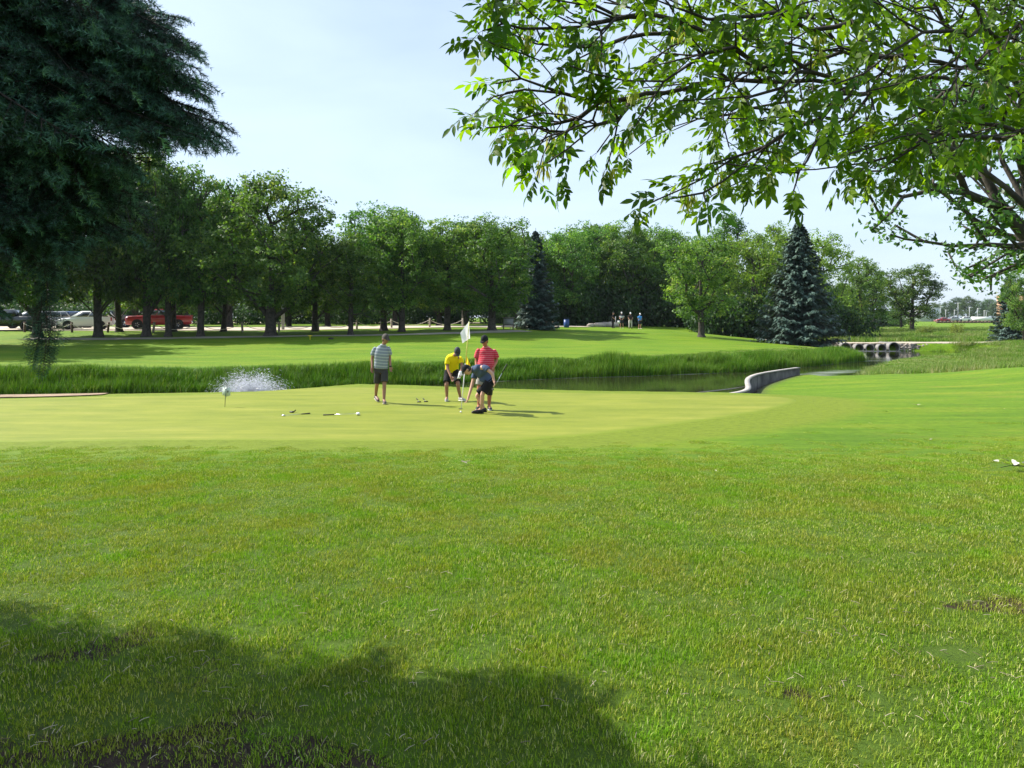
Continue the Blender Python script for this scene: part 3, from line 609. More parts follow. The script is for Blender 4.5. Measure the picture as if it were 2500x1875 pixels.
T = [
 (92, 61, 385, 260, 0, 'leafy tree seen under the near spruce, leftmost trunk on the lawn edge'),
 (240, 61, 345, 250, 1, 'leafy tree whose thick trunk crosses the white car'),
 (291, 67, 430, 170, 4, 'slim tree between the white car and the red pickup'),
 (358, 61, 348, 230, 0, 'tall tree whose trunk hides the front wheel of the red pickup'),
 (411, 61, 400, 180, 1, 'tree whose trunk crosses the middle of the red pickup'),
 (424, 67, 440, 150, 4, 'slim tree just behind the trunk that crosses the red pickup'),
 (490, 61, 398, 190, 3, 'tree standing just beyond the tailgate of the red pickup'),
 (546, 67, 455, 160, 1, 'tree with a forked leaning trunk beside the rope fence'),
 (661, 61, 427, 320, 2, 'big round elm with the thickest trunk on the far lawn'),
 (768, 67, 565, 170, 0, 'tree behind the rope fence right of the big round elm'),
 (856, 62, 560, 150, 4, 'small slim tree beside the gravel cart path'),
 (937, 68, 500, 210, 1, 'tree directly behind the man in the grey striped shirt'),
 (981, 66, 515, 190, 0, 'tree right of the one behind the grey striped shirt'),
 (1092, 68, 530, 190, 3, 'slim-trunked tree behind the white flag, left of the flag'),
 (1201, 67, 527, 235, 2, 'round tree left of the wooden notice box'),
 (1712, 67, 570, 225, 3, 'oak with a pale twisted trunk on the slope of the tee mound'),
 (1775, 100, 494, 150, 4, 'tallest poplar rising above the wood behind the tee'),
 (1725, 104, 560, 110, 4, 'smaller poplar beside the tallest poplar'),
 (1835, 86, 555, 250, 5, 'light green willow left of the large blue spruce', 'leaf_light'),
 (1985, 88, 552, 230, 5, 'light green willow right of the large blue spruce', 'leaf_light'),
 (1905, 96, 545, 160, 6, 'leafy tree between the two light green willows', 'leaf_light'),
 (2101, 112, 625, 135, 3, 'dark tree behind the left end of the culvert road'),
 (2071, 108, 690, 60, 4, 'thin young tree left of the dark tree by the culverts'),
 (2135, 124, 655, 100, 1, 'tree just behind the dark tree by the culverts'),
 (2226, 116, 642, 165, 3, 'spreading tree with twin trunks in the meadow'),
 (2200, 142, 700, 80, 4, 'narrow tree behind the twin-trunked meadow tree'),
]
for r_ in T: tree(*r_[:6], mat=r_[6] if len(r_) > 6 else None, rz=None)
# wood behind the tee and the parking lot
W_ = [
 (1385, 92, 562, 150, 1, 'tree just right of the narrow dark spruce'), (1440, 97, 548, 150, 0, 'tree behind the rocks on the tee mound'), (1497, 100, 522, 140, 4, 'pointed tree top behind the golfer dressed in black', 'leaf_light'),
 (1545, 95, 552, 160, 2, 'broad tree behind the four distant golfers'), (1608, 98, 548, 165, 0, 'leafy tree behind the golfer in blue'), (1655, 103, 560, 140, 1, 'tree between the distant golfers and the twisted oak'),
 (1690, 112, 575, 120, 4, 'slim tree behind the top of the twisted oak'),
 (1420, 118, 545, 160, 6, 'back-row tree above the rocks on the mound'), (1580, 118, 560, 170, 6, 'back-row tree above the four distant golfers')]
for r_ in W_: tree(*r_[:6], mat=r_[6] if len(r_) > 6 else None, group='trees of the wood behind the tee', name='woodland_tree')
SEC = {560: 'second-row tree showing left of the big round elm', 800: 'second-row tree right of the big round elm crown', 965: 'rounded second-row tree top above the striped walker', 1072: 'second-row tree above the yellow-shirted man', 1135: 'second-row tree above the white flag', 1262: 'second-row tree peeping over the left side of the narrow dark spruce',
       1335: 'second-row tree peeping over the right side of the narrow dark spruce', 705: 'second-row tree behind the right shoulder of the big elm', 455: 'second-row tree behind the tailgate of the red pickup', 330: 'second-row tree behind the bonnet of the red pickup', 1215: 'rearmost tree above the wooden notice box', 1290: 'rearmost tree directly behind the narrow dark spruce', 1010: 'rearmost tree left of the white flag'}
for px, Y, top, w, pr in [(560, 84, 470, 190, 0), (800, 90, 600, 170, 1), (965, 88, 512, 150, 2), (1072, 88, 592, 150, 0), (1135, 94, 535, 180, 1), (1262, 92, 565, 150, 1), (1335, 97, 575, 140, 0), (705, 92, 560, 180, 6), (455, 88, 430, 200, 6), (330, 90, 400, 200, 6),
                          (1215, 110, 560, 150, 6), (1290, 118, 580, 150, 6), (1010, 104, 570, 150, 6)]:
    tree(px, Y, top, w, pr, SEC[px], group='second row of trees beyond the rope fence', name='woodland_tree')
for i in range(26):
    px = -160 + i * 62 + rng.uniform(-15, 15); Y = 119 + rng.uniform(-3, 14)
    tree(px, Y, 590 + rng.uniform(-35, 35), 150, 6 if i % 3 else 5, 'dark leafy tree in the grove beyond the parking lot', group='grove beyond the parking lot', name='woodland_tree')
for i in range(9):
    px = 1640 + i * 50; Y = 112 + rng.uniform(-3, 10)
    tree(px, Y, 640 + rng.uniform(-25, 25) if px < 1990 else 690, 120, 6, 'low leafy tree at the back of the wood behind the large spruce', group='low trees at the back of the wood', name='woodland_tree')

for px, Y, top, lb in [(-130, 51, 300, 'tree just outside the left edge of the photo'), (-330, 47, 250, 'second tree outside the left edge of the photo')]: tree(px, Y, top, 420, 2, lb)
# far tree line, hundreds of metres off
for i, (px, top) in enumerate([(2285, 738), (2312, 734), (2338, 724), (2362, 722), (2388, 730), (2412, 728), (2436, 733), (2462, 738), (2490, 736), (2520, 730), (2255, 745), (2225, 748), (2190, 750), (2150, 750), (2110, 752), (2070, 750)]):
    tree(px, 430 + (i % 3) * 30, top, 46, [6, 5, 0][i % 3], 'distant tree in the hazy tree line beyond the car park', mat='leaf_far', group='distant hazy tree line', name='distant_tree')

# bushes filling the shade under the wood
def bush_mesh(seed, n=2600, size=.16, w=1.0):
    global rng
    rng = np.random.default_rng(seed); k = 16; c = rng.uniform(-1, 1, (k, 3)) * [1.1, 1.1, .4] + [0, 0, .65]
    i = rng.integers(0, k, n); off = rng.normal(0, .3, (n, 3)); p = c[i] + off; p[:, 2] = np.abs(p[:, 2])
    mb = MB(); leaf_quads(mb, p, size, .5, off / (np.linalg.norm(off, axis=1)[:, None] + 1e-9), .5); return mb.mesh('bush', M['bush'], attr=True)
BU = [bush_mesh(31), bush_mesh(32)]
def bush(px, Y, w, h, label, group, i=0, mat=None, name='bush'):
    g = ground(px, Y); me = BU[i % 2]
    if mat: me = me.copy(); me.materials.clear(); me.materials.append(M[mat])
    o = link(name, me, None, g); o.scale = (w / 1.3, w / 1.3, h / 1.15); o.rotation_euler = (0, 0, rng.uniform(0, 6)); tag(o, label, 'bush', group); return o
def undergrowth(name, spots):
    mb = MB()
    for i, (px, Y, w, h) in enumerate(spots):
        g = ground(px, Y); v = np.empty(len(BU[i % 2].vertices) * 3, np.float32); BU[i % 2].vertices.foreach_get('co', v); v = v.reshape(-1, 3) * [w / 1.3, w / 1.3, h / 1.15]
        a = rng.uniform(0, 6); c, s_n = math.cos(a), math.sin(a); v = v @ np.array([[c, s_n, 0], [-s_n, c, 0], [0, 0, 1]]) + np.array(g); mb.add(v, np.arange(len(v)).reshape(-1, 4), 0, rng.random(len(v) // 4))
    tag(mb.build(name, M['bush'], attr=True), kind='stuff')
undergrowth('undergrowth', [(-120 + i * 60 + rng.uniform(-20, 20), 104 + rng.uniform(-2, 6), 2.6, rng.uniform(1.8, 3.0)) for i in range(26)] + [(1375 + i * 30 + rng.uniform(-8, 8), 93 + rng.uniform(-2, 4), 2.6, rng.uniform(2.8, 4.2)) for i in range(17)] + [(1745 + i * 40, 82 + rng.uniform(0, 6), 2.6, rng.uniform(3, 4.5)) for i in range(9)])
for i in range(8): bush(2035 + i * 22, 165 + rng.uniform(0, 15), 2.8, 2.6, 'low bush at the far edge of the meadow', 'bushes at the meadow edge', i)
bush(2336, 96, .8, 1.3, 'small bright yellow-green shrub alone in the meadow', None, 1, 'bush_yellow', 'shrub')
bush(2258, 98, .9, 1.0, 'pale shrub near the twin-trunked meadow tree', None, 0, 'bush_yellow', 'shrub')

# conical spruces on the far side
def cone_spruce(seed, H=10, Rb=3.4, nb=230, mat='needle_blue', fr=True):
    global rng
    rng = np.random.default_rng(seed); mb = MB(); tm = MB()
    tube(tm, [(0, 0, -.2), (0, 0, H * .5), (0, 0, H)], [.26, .14, .02], 8)
    for i in range(nb):
        u = (i / nb) ** 1.05; z = .35 + u * (H - .7); th = i * 2.39996 + rng.normal(0, .25); L_ = Rb * (1 - u) ** .82 * rng.uniform(.78, 1.12) + .15
        a = np.array([math.cos(th), math.sin(th), 0]); s = np.linspace(0.05, 1, 9)
        droop = (-.34 * (1 - u) - .05); P = np.array([a * L_ * q + np.array([0, 0, z + L_ * (droop * q + .22 * q ** 3)]) for q in s])
        tube(tm, P[::2], np.linspace(.035, .01, 5), 3, cap=False)
        n = int(70 * L_ / Rb + 24) * 1; q = rng.random(n) ** .7; side = rng.normal(0, .2, n) * L_ * (1.05 - q * .8)
        b = np.array([-a[1], a[0], 0]); c = np.stack([np.interp(q, s, P[:, k]) for k in range(3)], 1) + b * side[:, None]; c[:, 2] -= np.abs(side) * .25 + rng.random(n) * .1 * L_ * .5
        # short drooping sprays: narrow fans pointing outward and down
        d = a * rng.uniform(.5, 1, n)[:, None] + b * (np.sign(side) * rng.uniform(.1, .8, n))[:, None]; d[:, 2] = -rng.uniform(.15, .8, n); d /= np.linalg.norm(d, axis=1)[:, None]
        w = np.cross(d, [0, 0, 1.0]); w /= np.linalg.norm(w, axis=1)[:, None]; up = np.cross(w, d); sz = rng.uniform(.2, .42, n)[:, None]
        v = np.stack([c - d * sz * .4, c + w * sz * .3 + up * .03, c + d * sz * .7, c - w * sz * .3 + up * .03], 1).reshape(-1, 3)
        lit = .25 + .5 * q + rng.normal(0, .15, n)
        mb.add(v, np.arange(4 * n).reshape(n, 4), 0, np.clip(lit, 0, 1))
    return tm.mesh('spruce_trunk', M['bark_far']), mb.mesh('spruce_crown', M[mat], attr=True)
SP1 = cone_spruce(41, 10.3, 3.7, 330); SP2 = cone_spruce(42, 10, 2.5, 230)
def spruce(px, Y, top, wpx, pr, w0, h0, label, dz=0):
    g = ground(px, Y); H = at(px, top, Y).z - g.z; W = wpx / FOC * Y
    o = empty('spruce_tree', g, label, 'spruce', 'conical spruces beyond the creek', 1.0)
    t = link('trunk', pr[0], o); c = link('crown', pr[1], o)
    for q in (t, c): q.scale = (W / w0, W / w0, H / h0)
    return o
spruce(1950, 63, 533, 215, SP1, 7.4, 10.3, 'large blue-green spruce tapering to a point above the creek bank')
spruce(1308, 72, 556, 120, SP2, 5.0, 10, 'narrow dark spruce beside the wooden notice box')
tree(2500, 72, 650, 105, 1, 'small leafy tree at the right edge beside the small spruce')
spruce(2462, 76, 668, 85, SP2, 5.0, 10, 'small spruce in front of the peach coloured building')

# ------------------------------------------------------------------ bank reeds, meadow grass, lawn blades (stuff)
def blade_patch(seed, n, w, hmin, hmax, bw, mat, name, lean=.5, seg=3, seedheads=0):
    r = np.random.default_rng(seed); mb = MB()
    base = np.c_[r.uniform(-w / 2, w / 2, (n, 2)), np.zeros(n)]; h = r.uniform(hmin, hmax, n); th = r.uniform(0, 6.283, n); ln = r.uniform(.1, 1, n) * lean; th2 = th + r.uniform(1.2, 1.9, n)
    d = np.c_[np.cos(th), np.sin(th), np.zeros(n)]; s = np.c_[np.cos(th2), np.sin(th2), np.zeros(n)]
    rows = []
    for q in np.linspace(0, 1, seg):
        c = base + d * (h * ln * q ** 1.8)[:, None] + np.c_[np.zeros((n, 2)), h * (q - .35 * ln * q * q)]
        wd = bw * (1 - q ** 1.5 * .999) * (.7 + .3 * np.ones(n))
        rows.append((c, wd))
    vs = []
    for k, (c, wd) in enumerate(rows):
        if k < seg - 1: vs += [c - s * wd[:, None] / 2, c + s * wd[:, None] / 2]
        else: vs.append(c)
    v = np.stack(vs, 1); m = v.shape[1]; b0 = np.arange(n)[:, None] * m; rv = r.random(n)
    base_n = mb.n; mb.add(v.reshape(-1, 3), (np.concatenate([b0 + 2 * seg - 4, b0 + 2 * seg - 3, b0 + 2 * seg - 2], 1)), 0, rv)
    for k in range(seg - 2):
        f = np.concatenate([b0 + 2 * k, b0 + 2 * k + 1, b0 + 2 * k + 3, b0 + 2 * k + 2], 1); mb.F.append(f); mb.M.append(np.zeros(n, int)); mb.A.append(rv)
    return mb.mesh(name, M[mat], attr=True)

def scatter(name, pts, rot, scl, meshes, parent=None, zs=None):
    """one object: copies of small clumps set on points (geometry nodes)"""
    col = bpy.data.collections.new(name + '_clumps')
    for m in meshes: col.objects.link(bpy.data.objects.new(name + '_clump', m))
    me = bpy.data.meshes.new(name); me.vertices.add(len(pts)); me.vertices.foreach_set('co', np.asarray(pts, np.float32).ravel())
    a = me.attributes.new('rot', 'FLOAT_VECTOR', 'POINT'); a.data.foreach_set('vector', np.asarray(rot, np.float32).ravel())
    sv = np.repeat(np.asarray(scl, np.float32)[:, None], 3, 1)
    if zs is not None: sv[:, 2] = zs
    a = me.attributes.new('scl', 'FLOAT_VECTOR', 'POINT'); a.data.foreach_set('vector', sv.ravel())
    a = me.attributes.new('idx', 'INT', 'POINT'); a.data.foreach_set('value', rng.integers(0, len(meshes), len(pts)).astype(np.int32))
    o = bpy.data.objects.new(name, me); C.objects.link(o); tag(o, kind='stuff')
    ng = bpy.data.node_groups.new(name + '_scatter', 'GeometryNodeTree')
    ng.interface.new_socket('Geometry', in_out='INPUT', socket_type='NodeSocketGeometry'); ng.interface.new_socket('Geometry', in_out='OUTPUT', socket_type='NodeSocketGeometry')
    N = ng.nodes.new; L = ng.links.new; gi = N('NodeGroupInput'); go = N('NodeGroupOutput'); ip = N('GeometryNodeInstanceOnPoints'); ci = N('GeometryNodeCollectionInfo')
    ci.inputs['Collection'].default_value = col; ci.inputs['Separate Children'].default_value = True; ci.inputs['Reset Children'].default_value = True
    def na(nm, t): n = N('GeometryNodeInputNamedAttribute'); n.data_type = t; n.inputs['Name'].default_value = nm; return n.outputs['Attribute']
    L(gi.outputs[0], ip.inputs['Points']); L(ci.outputs[0], ip.inputs['Instance']); ip.inputs['Pick Instance'].default_value = True
    L(na('idx', 'INT'), ip.inputs['Instance Index']); L(na('rot', 'FLOAT_VECTOR'), ip.inputs['Rotation']); L(na('scl', 'FLOAT_VECTOR'), ip.inputs['Scale'])
    L(ip.outputs[0], go.inputs[0]); md = o.modifiers.new('scatter', 'NODES'); md.node_group = ng
    return o
def slope_rot(x, y):
    e = .15; dx = (height(x + e, y) - height(x - e, y)) / (2 * e); dy = (height(x, y + e) - height(x, y - e)) / (2 * e)
    return np.c_[np.arctan(dy), -np.arctan(dx)]
# near lawn
LP = [blade_patch(60 + i, 600, .32, .010, .032, .0040, 'blade', 'lawn_clump', .95, 3) for i in range(5)]
s_ = .21
xs, ys = np.meshgrid(np.arange(-13, 13, s_), np.arange(1.9, 15.5, s_)); xs = xs.ravel() + rng.uniform(-.08, .08, xs.size); ys = ys.ravel() + rng.uniform(-.08, .08, ys.size)
k = (np.abs(xs) < ys * .75 + .8) & ~in_poly(xs, ys, FR) & (rng.random(len(xs)) > smooth01((ys - 8.0) / 6.0) * .97)
sm = soil_mask(xs, ys) + (vnoise(xs, ys, 3.1, 5) - .5) * .6 + (rng.random(len(xs)) - .5) * .5
k &= sm < .7
xs, ys = xs[k], ys[k]; sr = slope_rot(xs, ys); n_ = len(xs)
den = vnoise(xs, ys, 1.2, 2); hsc = (.65 + .75 * den + .35 * vnoise(xs, ys, 4, 8)) * (1 - .45 * smooth01((ys - 7) / 6))
scatter('lawn_grass', np.c_[xs, ys, height(xs, ys) - .004], np.c_[sr[:, 0], sr[:, 1], rng.uniform(0, 6.28, n_)], np.full(n_, 1.0), LP, zs=hsc)
# reeds on the far bank
RP = [blade_patch(70 + i, 150, .9, .35, .85, .022, 'reed', 'reed_clump', .45, 4) for i in range(4)]
pts = []
for x0 in np.arange(-24, 25.4, .17):
    for q in range(6):
        x = x0 + rng.uniform(-.2, .2); d = 2.8 * rng.random() ** 1.6
        y = far_edge(x) + d + .1
        pts.append((x, y, d))
pts = np.array(pts); z_ = height(pts[:, 0], pts[:, 1]); nzz = vnoise(pts[:, 0], pts[:, 1], .5, 4)
hh = (.7 + .75 * nzz) * (1 - .72 * smooth01((pts[:, 2] - .7) / 1.9)) * (.7 + .3 * (pts[:, 0] > 4))
scatter('bank_reeds', np.c_[pts[:, :2], z_ - .03], np.c_[rng.normal(0, .08, (len(pts), 2)), rng.uniform(0, 6.28, len(pts))], np.full(len(pts), 1.0), RP, zs=hh)
# rough meadow right of the creek and beyond the culvert
MP = [blade_patch(80 + i, 150, 1.1, .2, .6, .02, 'meadow' if i < 2 else 'reed', 'meadow_clump', .55, 3) for i in range(4)]
P1 = np.c_[rng.uniform(13.5, 60, 8000), rng.uniform(34.5, 74, 8000)]; d1 = sdist(P1[:, 0], P1[:, 1])
edge_y = np.interp(P1[:, 0], [13, 16, 20, 24, 30, 48], [35.4, 35.6, 35.5, 34.3, 34, 34]); P1 = P1[(d1 > .05) & ((P1[:, 1] < 68.8) | (P1[:, 0] > 50)) & (P1[:, 1] > edge_y) & ~((P1[:, 0] < 27.5) & (P1[:, 1] > 42 + (P1[:, 0] - 14) * 1.0))]
P2 = np.c_[rng.uniform(20, 110, 6500), rng.uniform(75, 140, 6500)]; P2 = P2[(P2[:, 1] > 75.5 + np.maximum(0, P2[:, 0] - 44) * .35) & (P2[:, 0] > P2[:, 1] * .38)]
P3 = np.c_[rng.uniform(8, 27, 1500), rng.uniform(40, 56, 1500)]; d3 = sdist(P3[:, 0], P3[:, 1]); P3 = P3[(d3 > .1) & (d3 < 4.2) & (P3[:, 1] > far_edge(P3[:, 0]))]
PP = np.vstack([P1, P2, P3]); sc = np.r_[np.full(len(P1), 1.0), np.full(len(P2), 1.5), np.full(len(P3), .8)]
hh = sc * (.5 + .9 * vnoise(PP[:, 0], PP[:, 1], .4, 6)) * np.where((PP[:, 1] > 42) & (PP[:, 1] < 66) & (PP[:, 0] < PP[:, 1] * .62), .38, 1.0) * np.r_[np.full(len(P1), .8), np.full(len(P2), .7), np.full(len(P3), .6)]
scatter('meadow_grass', np.c_[PP, height(PP[:, 0], PP[:, 1]) - .02], np.c_[np.zeros((len(PP), 2)), rng.uniform(0, 6.28, len(PP))], sc, MP, zs=hh)
# ------------------------------------------------------------------ near spruce, upper left
rng = np.random.default_rng(101)
def needle_shoots(mb, P0, P1, dens=300, ln=.040, nw=.0052, rnd=.5):
    """needles all round a straight twig"""
    P0 = np.array(P0); P1 = np.array(P1); d = P1 - P0; L_ = np.linalg.norm(d); d = d / L_
    n = max(6, int(L_ * dens)); u = rng.random(n); c = P0 + d * (u * L_)[:, None]
    a = np.cross(d, [0, 0, 1.0]); a = a / (np.linalg.norm(a) + 1e-9); b = np.cross(a, d)
    th = rng.uniform(0, 6.283, n); r_ = a * np.cos(th)[:, None] + b * np.sin(th)[:, None] + np.array([0, 0, .25])
    nd = r_ * .85 + d * rng.uniform(.45, .9, n)[:, None]; nd /= np.linalg.norm(nd, axis=1)[:, None]
    l = ln * rng.uniform(.8, 1.15, n) * (1 - .35 * np.maximum(0, u - .85) / .15); s = np.cross(nd, rng.normal(0, 1, (n, 3))); s /= np.linalg.norm(s, axis=1)[:, None]
    v = np.stack([c - s * nw / 2, c + s * nw / 2, c + nd * l[:, None]], 1).reshape(-1, 3)
    mb.add(v, np.arange(3 * n).reshape(n, 3), 1, np.clip(rnd + rng.normal(0, .08, n), 0, 1))
def bough_mesh(seed, L_=1.15):
    global rng
    rng = np.random.default_rng(seed); mb = MB(); s = np.linspace(0, 1, 12)
    ax = np.c_[s * L_, .05 * np.sin(s * 3 + seed), -.10 * s - .16 * s ** 2 + .10 * s ** 4]
    tube(mb, ax, np.linspace(.012, .003, 12), 5, 0, cap=False); needle_shoots(mb, ax[-3], ax[-1] + np.array([.03, 0, 0]), rnd=.75)
    for i in range(26):
        u = .12 + .86 * i / 25; p = np.array([np.interp(u, s, ax[:, k]) for k in range(3)]); sg = 1 if i % 2 else -1
        l = (.44 * (1 - u) ** .8 + .07) * rng.uniform(.75, 1.2); a = R(rng.uniform(48, 66)) * sg
        d = np.array([math.cos(a), math.sin(a), -rng.uniform(.15, .6)]); d /= np.linalg.norm(d); q = p + d * l * .5; e = p + d * l + np.array([0, 0, -.09 * l]); 
        tube(mb, [p, q, e], [.004, .003, .0015], 3, 0, cap=False)
        tipc = .38 + .5 * rng.random()
        needle_shoots(mb, p, q, 300, rnd=.2); needle_shoots(mb, q, e, rnd=tipc)  # inner needles coloured near black, the shade inside the bough painted in
        for j in range(int(l / .066)):
            uu = (j + .8) / (l / .066 + .6); pp = p + (e - p) * uu; sl = (.15 * (1 - uu * .5)) * rng.uniform(.7, 1.25); sj = 1 if j % 2 else -1
            aa = a + R(50) * sj; dd = np.array([math.cos(aa), math.sin(aa), -rng.uniform(.2, .9)]); dd /= np.linalg.norm(dd)
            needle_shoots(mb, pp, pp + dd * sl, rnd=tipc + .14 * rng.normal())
    return mb
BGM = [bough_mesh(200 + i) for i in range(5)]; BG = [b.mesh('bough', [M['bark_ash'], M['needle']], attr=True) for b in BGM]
rng = np.random.default_rng(102)
SPOLY = np.array([(-60, -60), (370, -60), (420, 40), (490, 150), (570, 310), (560, 345), (500, 335), (450, 300), (395, 330), (372, 420), (352, 480), (340, 560), (270, 580), (190, 620), (130, 660), (80, 690), (-60, 740)], float)
EDGE = np.array([(-600, 1400), (0, 1430), (430, 1480), (450, 1560), (630, 1582), (1006, 1627), (1130, 1673), (1400, 1695), (1640, 1735)], float)
def shadow_ok(p, m=0.0):
    g = p[2] + 0.0; sx = p[0] + g * math.cos(R(SUN_AZ)) / math.tan(R(SUN_EL)); sy = p[1] - g * math.sin(R(SUN_AZ)) / math.tan(R(SUN_EL))
    if sy < 2.3: return True
    qx = 1250 + sx / sy * FOC; qy = HOR + EYE / sy * FOC
    if qx > 2700 and sy < 9: return True
    return qx < 1560 and qy > np.interp(qx, EDGE[:, 0], EDGE[:, 1]) + m
TR = np.array([-4.35, 4.15])
near_spruce = empty('spruce_tree', (TR[0], TR[1], hz(TR[0], TR[1])), 'large near spruce whose drooping blue-green boughs fill the upper left corner', 'spruce')
base_ns = np.array(near_spruce.location)
bl = []; limb_ok = []
def add_bough(tip, sc, droop=-.25, roll=None, aim=None, fixed=False):
    tip = np.array(tip, float); root = np.array([TR[0], TR[1], tip[2] + .45]) if aim is None else np.array(aim, float)
    d = tip - root; d /= np.linalg.norm(d); d[2] += droop * rng.uniform(.2, 1.5) if aim is None else 0; yw = float(np.clip(rng.normal(0, .32), -.6, .6)) * (0 if fixed else 1) if aim is None else 0; d = np.array([d[0] * math.cos(yw) - d[1] * math.sin(yw), d[0] * math.sin(yw) + d[1] * math.cos(yw), d[2]]); d /= np.linalg.norm(d)
    L_ = 1.15 * sc; o0 = tip - d * L_ + np.array([0, 0, .12 * sc]); q = Vector(d).to_track_quat('X', 'Z') @ Quaternion((1, 0, 0), rng.normal(0, .35) if roll is None else roll)
    bl.append((o0, q, sc)); limb_ok.append(aim is None and not (tip[2] < 1.75 and tip[1] > 0))
cnt = 0; tr_ = 0
while cnt < 165 and tr_ < 15000:
    tr_ += 1; px, py = rng.uniform(-60, 600), rng.uniform(-60, 850)
    if not in_poly(np.array([px]), np.array([py]), SPOLY)[0]: continue
    if px > 120 and py > 560 and rng.random() < .5: continue
    Yd = rng.uniform(2.85, 5.4) if py < 400 else rng.uniform(2.95, 4.9); p = np.array(at(px, py, Yd))
    if not shadow_ok(p, 45): continue
    sc = rng.uniform(.5, .85) * (.85 if py > 500 else 1)
    add_bough(p, sc); cnt += 1
for px, py, Yd, sc in [(578, 330, 3.0, .6), (560, 290, 3.05, .5), (512, 165, 3.0, .55), (485, 120, 3.15, .5), (450, 70, 3.1, .5), (425, 30, 3.2, .5), (545, 325, 3.2, .5), (495, 335, 3.3, .45), (535, 230, 3.1, .55), (440, 120, 3.2, .5), (470, 200, 3.2, .5), (500, 260, 3.2, .5), (420, 330, 3.4, .5),
                       (372, 395, 3.3, .6), (352, 470, 3.3, .62), (340, 560, 3.3, .6), (260, 560, 3.2, .7), (215, 600, 3.3, .55), (165, 670, 3.4, .5), (60, 720, 3.4, .5), (20, 760, 3.5, .5), (300, 590, 3.6, .5)]:
    add_bough(at(px, py, Yd), sc, fixed=True)
for px, py, Yd in [(108, 930, 3.3), (98, 905, 3.34), (120, 902, 3.36), (110, 870, 3.38), (122, 840, 3.42), (100, 830, 3.44), (112, 800, 3.46), (120, 770, 3.5), (110, 740, 3.5)]:
    add_bough(at(px, py, Yd), .15 + .03 * rng.random(), aim=at(px + rng.uniform(-12, 14), py - 230, Yd + .12))
nc = 0; tr_ = 0
while nc < 46 and tr_ < 6000:      # boughs whose shade reaches the edge of the shadow on the lawn
    tr_ += 1; qx = rng.uniform(-250, 1560); qy = np.interp(qx, EDGE[:, 0], EDGE[:, 1]) + rng.uniform(25, 110); sy = EYE / (qy - HOR) * FOC; sx = (qx - 1250) / FOC * sy; z = rng.uniform(1.3, 3.6); g_ = z / math.tan(R(SUN_EL))
    p = np.array([sx - g_ * math.cos(R(SUN_AZ)), sy + g_ * math.sin(R(SUN_AZ)), z]); ix_, iy_ = 1250 + p[0] / p[1] * FOC, HOR - (p[2] - EYE) / p[1] * FOC
    if not (in_poly(np.array([ix_ + 25]), np.array([iy_]), SPOLY)[0] or (ix_ < -120 and math.hypot(p[0] - TR[0], p[1] - TR[1]) < 2.6)): continue
    if p[2] > 2.9 and ix_ > 300: continue
    add_bough(p, rng.uniform(.55, .8)); nc += 1
nc = 0; tr_ = 0
while nc < 60 and tr_ < 9000:      # and the ones that shade the ground nearer by
    tr_ += 1; qx = rng.uniform(-900, 1450); qy = rng.uniform(1600, 2000)
    if qy < np.interp(qx, EDGE[:, 0], EDGE[:, 1]) + 60: continue
    sy = EYE / (qy - HOR) * FOC; sx = (qx - 1250) / FOC * sy; z = rng.uniform(.9, 3.6); g_ = z / math.tan(R(SUN_EL))
    p = np.array([sx - g_ * math.cos(R(SUN_AZ)), sy + g_ * math.sin(R(SUN_AZ)), z]); ix_, iy_ = 1250 + p[0] / p[1] * FOC, HOR - (p[2] - EYE) / p[1] * FOC
    if not (in_poly(np.array([ix_ + 25]), np.array([iy_]), SPOLY)[0] or (ix_ < -130 and math.hypot(p[0] - TR[0], p[1] - TR[1]) < 3.0)): continue
    if p[2] > 2.8 and ix_ > 250: continue
    add_bough(p, rng.uniform(.6, .9)); nc += 1
extra = 0; tr_ = 0
while extra < 62 and tr_ < 6000:       # the rest of the tree, outside the frame
    tr_ += 1; th = rng.uniform(0, 6.283); z = rng.uniform(.7, 8.5); rr = (3.1 - z * .33) * rng.uniform(.55, 1.0); p = np.array([TR[0] + rr * math.cos(th), TR[1] + rr * math.sin(th), z])
    if p[1] > .3:
        qx = 1250 + p[0] / p[1] * FOC; qy = HOR - (p[2] - EYE) / p[1] * FOC
        if qx > -150 and qy > -150: continue
    if not (shadow_ok(p, 30) and shadow_ok(p + np.array([.3, .1, 0]), 30) and shadow_ok(p + np.array([0, .35, 0]), 20)): continue
    add_bough(p, rng.uniform(.9, 1.3)); extra += 1
for i, (p, q, sc) in enumerate(bl[:296]):
    o = link('bough', BG[i % 5], near_spruce, Vector(p) - near_spruce.location); o.rotation_mode = 'QUATERNION'; o.rotation_quaternion = q; o.scale = (sc, sc, sc)
rs = MB()
for i, (p, q, sc) in enumerate(bl[296:]): rs.merge(BGM[i % 5], Matrix.Translation(Vector(p) - near_spruce.location) @ q.to_matrix().to_4x4() @ Matrix.Scale(sc, 4))
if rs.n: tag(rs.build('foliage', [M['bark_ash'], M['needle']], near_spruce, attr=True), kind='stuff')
tm = [tuple(np.array([0, 0, z])) for z in (-.2, .3, 1, 2, 3, 4, 5, 6, 7, 8.2)]
nodes, par, _t = grow([p - base_ns for (p, q, s), k_ in zip(bl, limb_ok) if k_], tm, .9, .03, .5)
smb, _r = skeleton_mesh(nodes, par, .005, .17, 6, 1.8); smb.build('trunk', M['bark'], near_spruce, smooth=True)

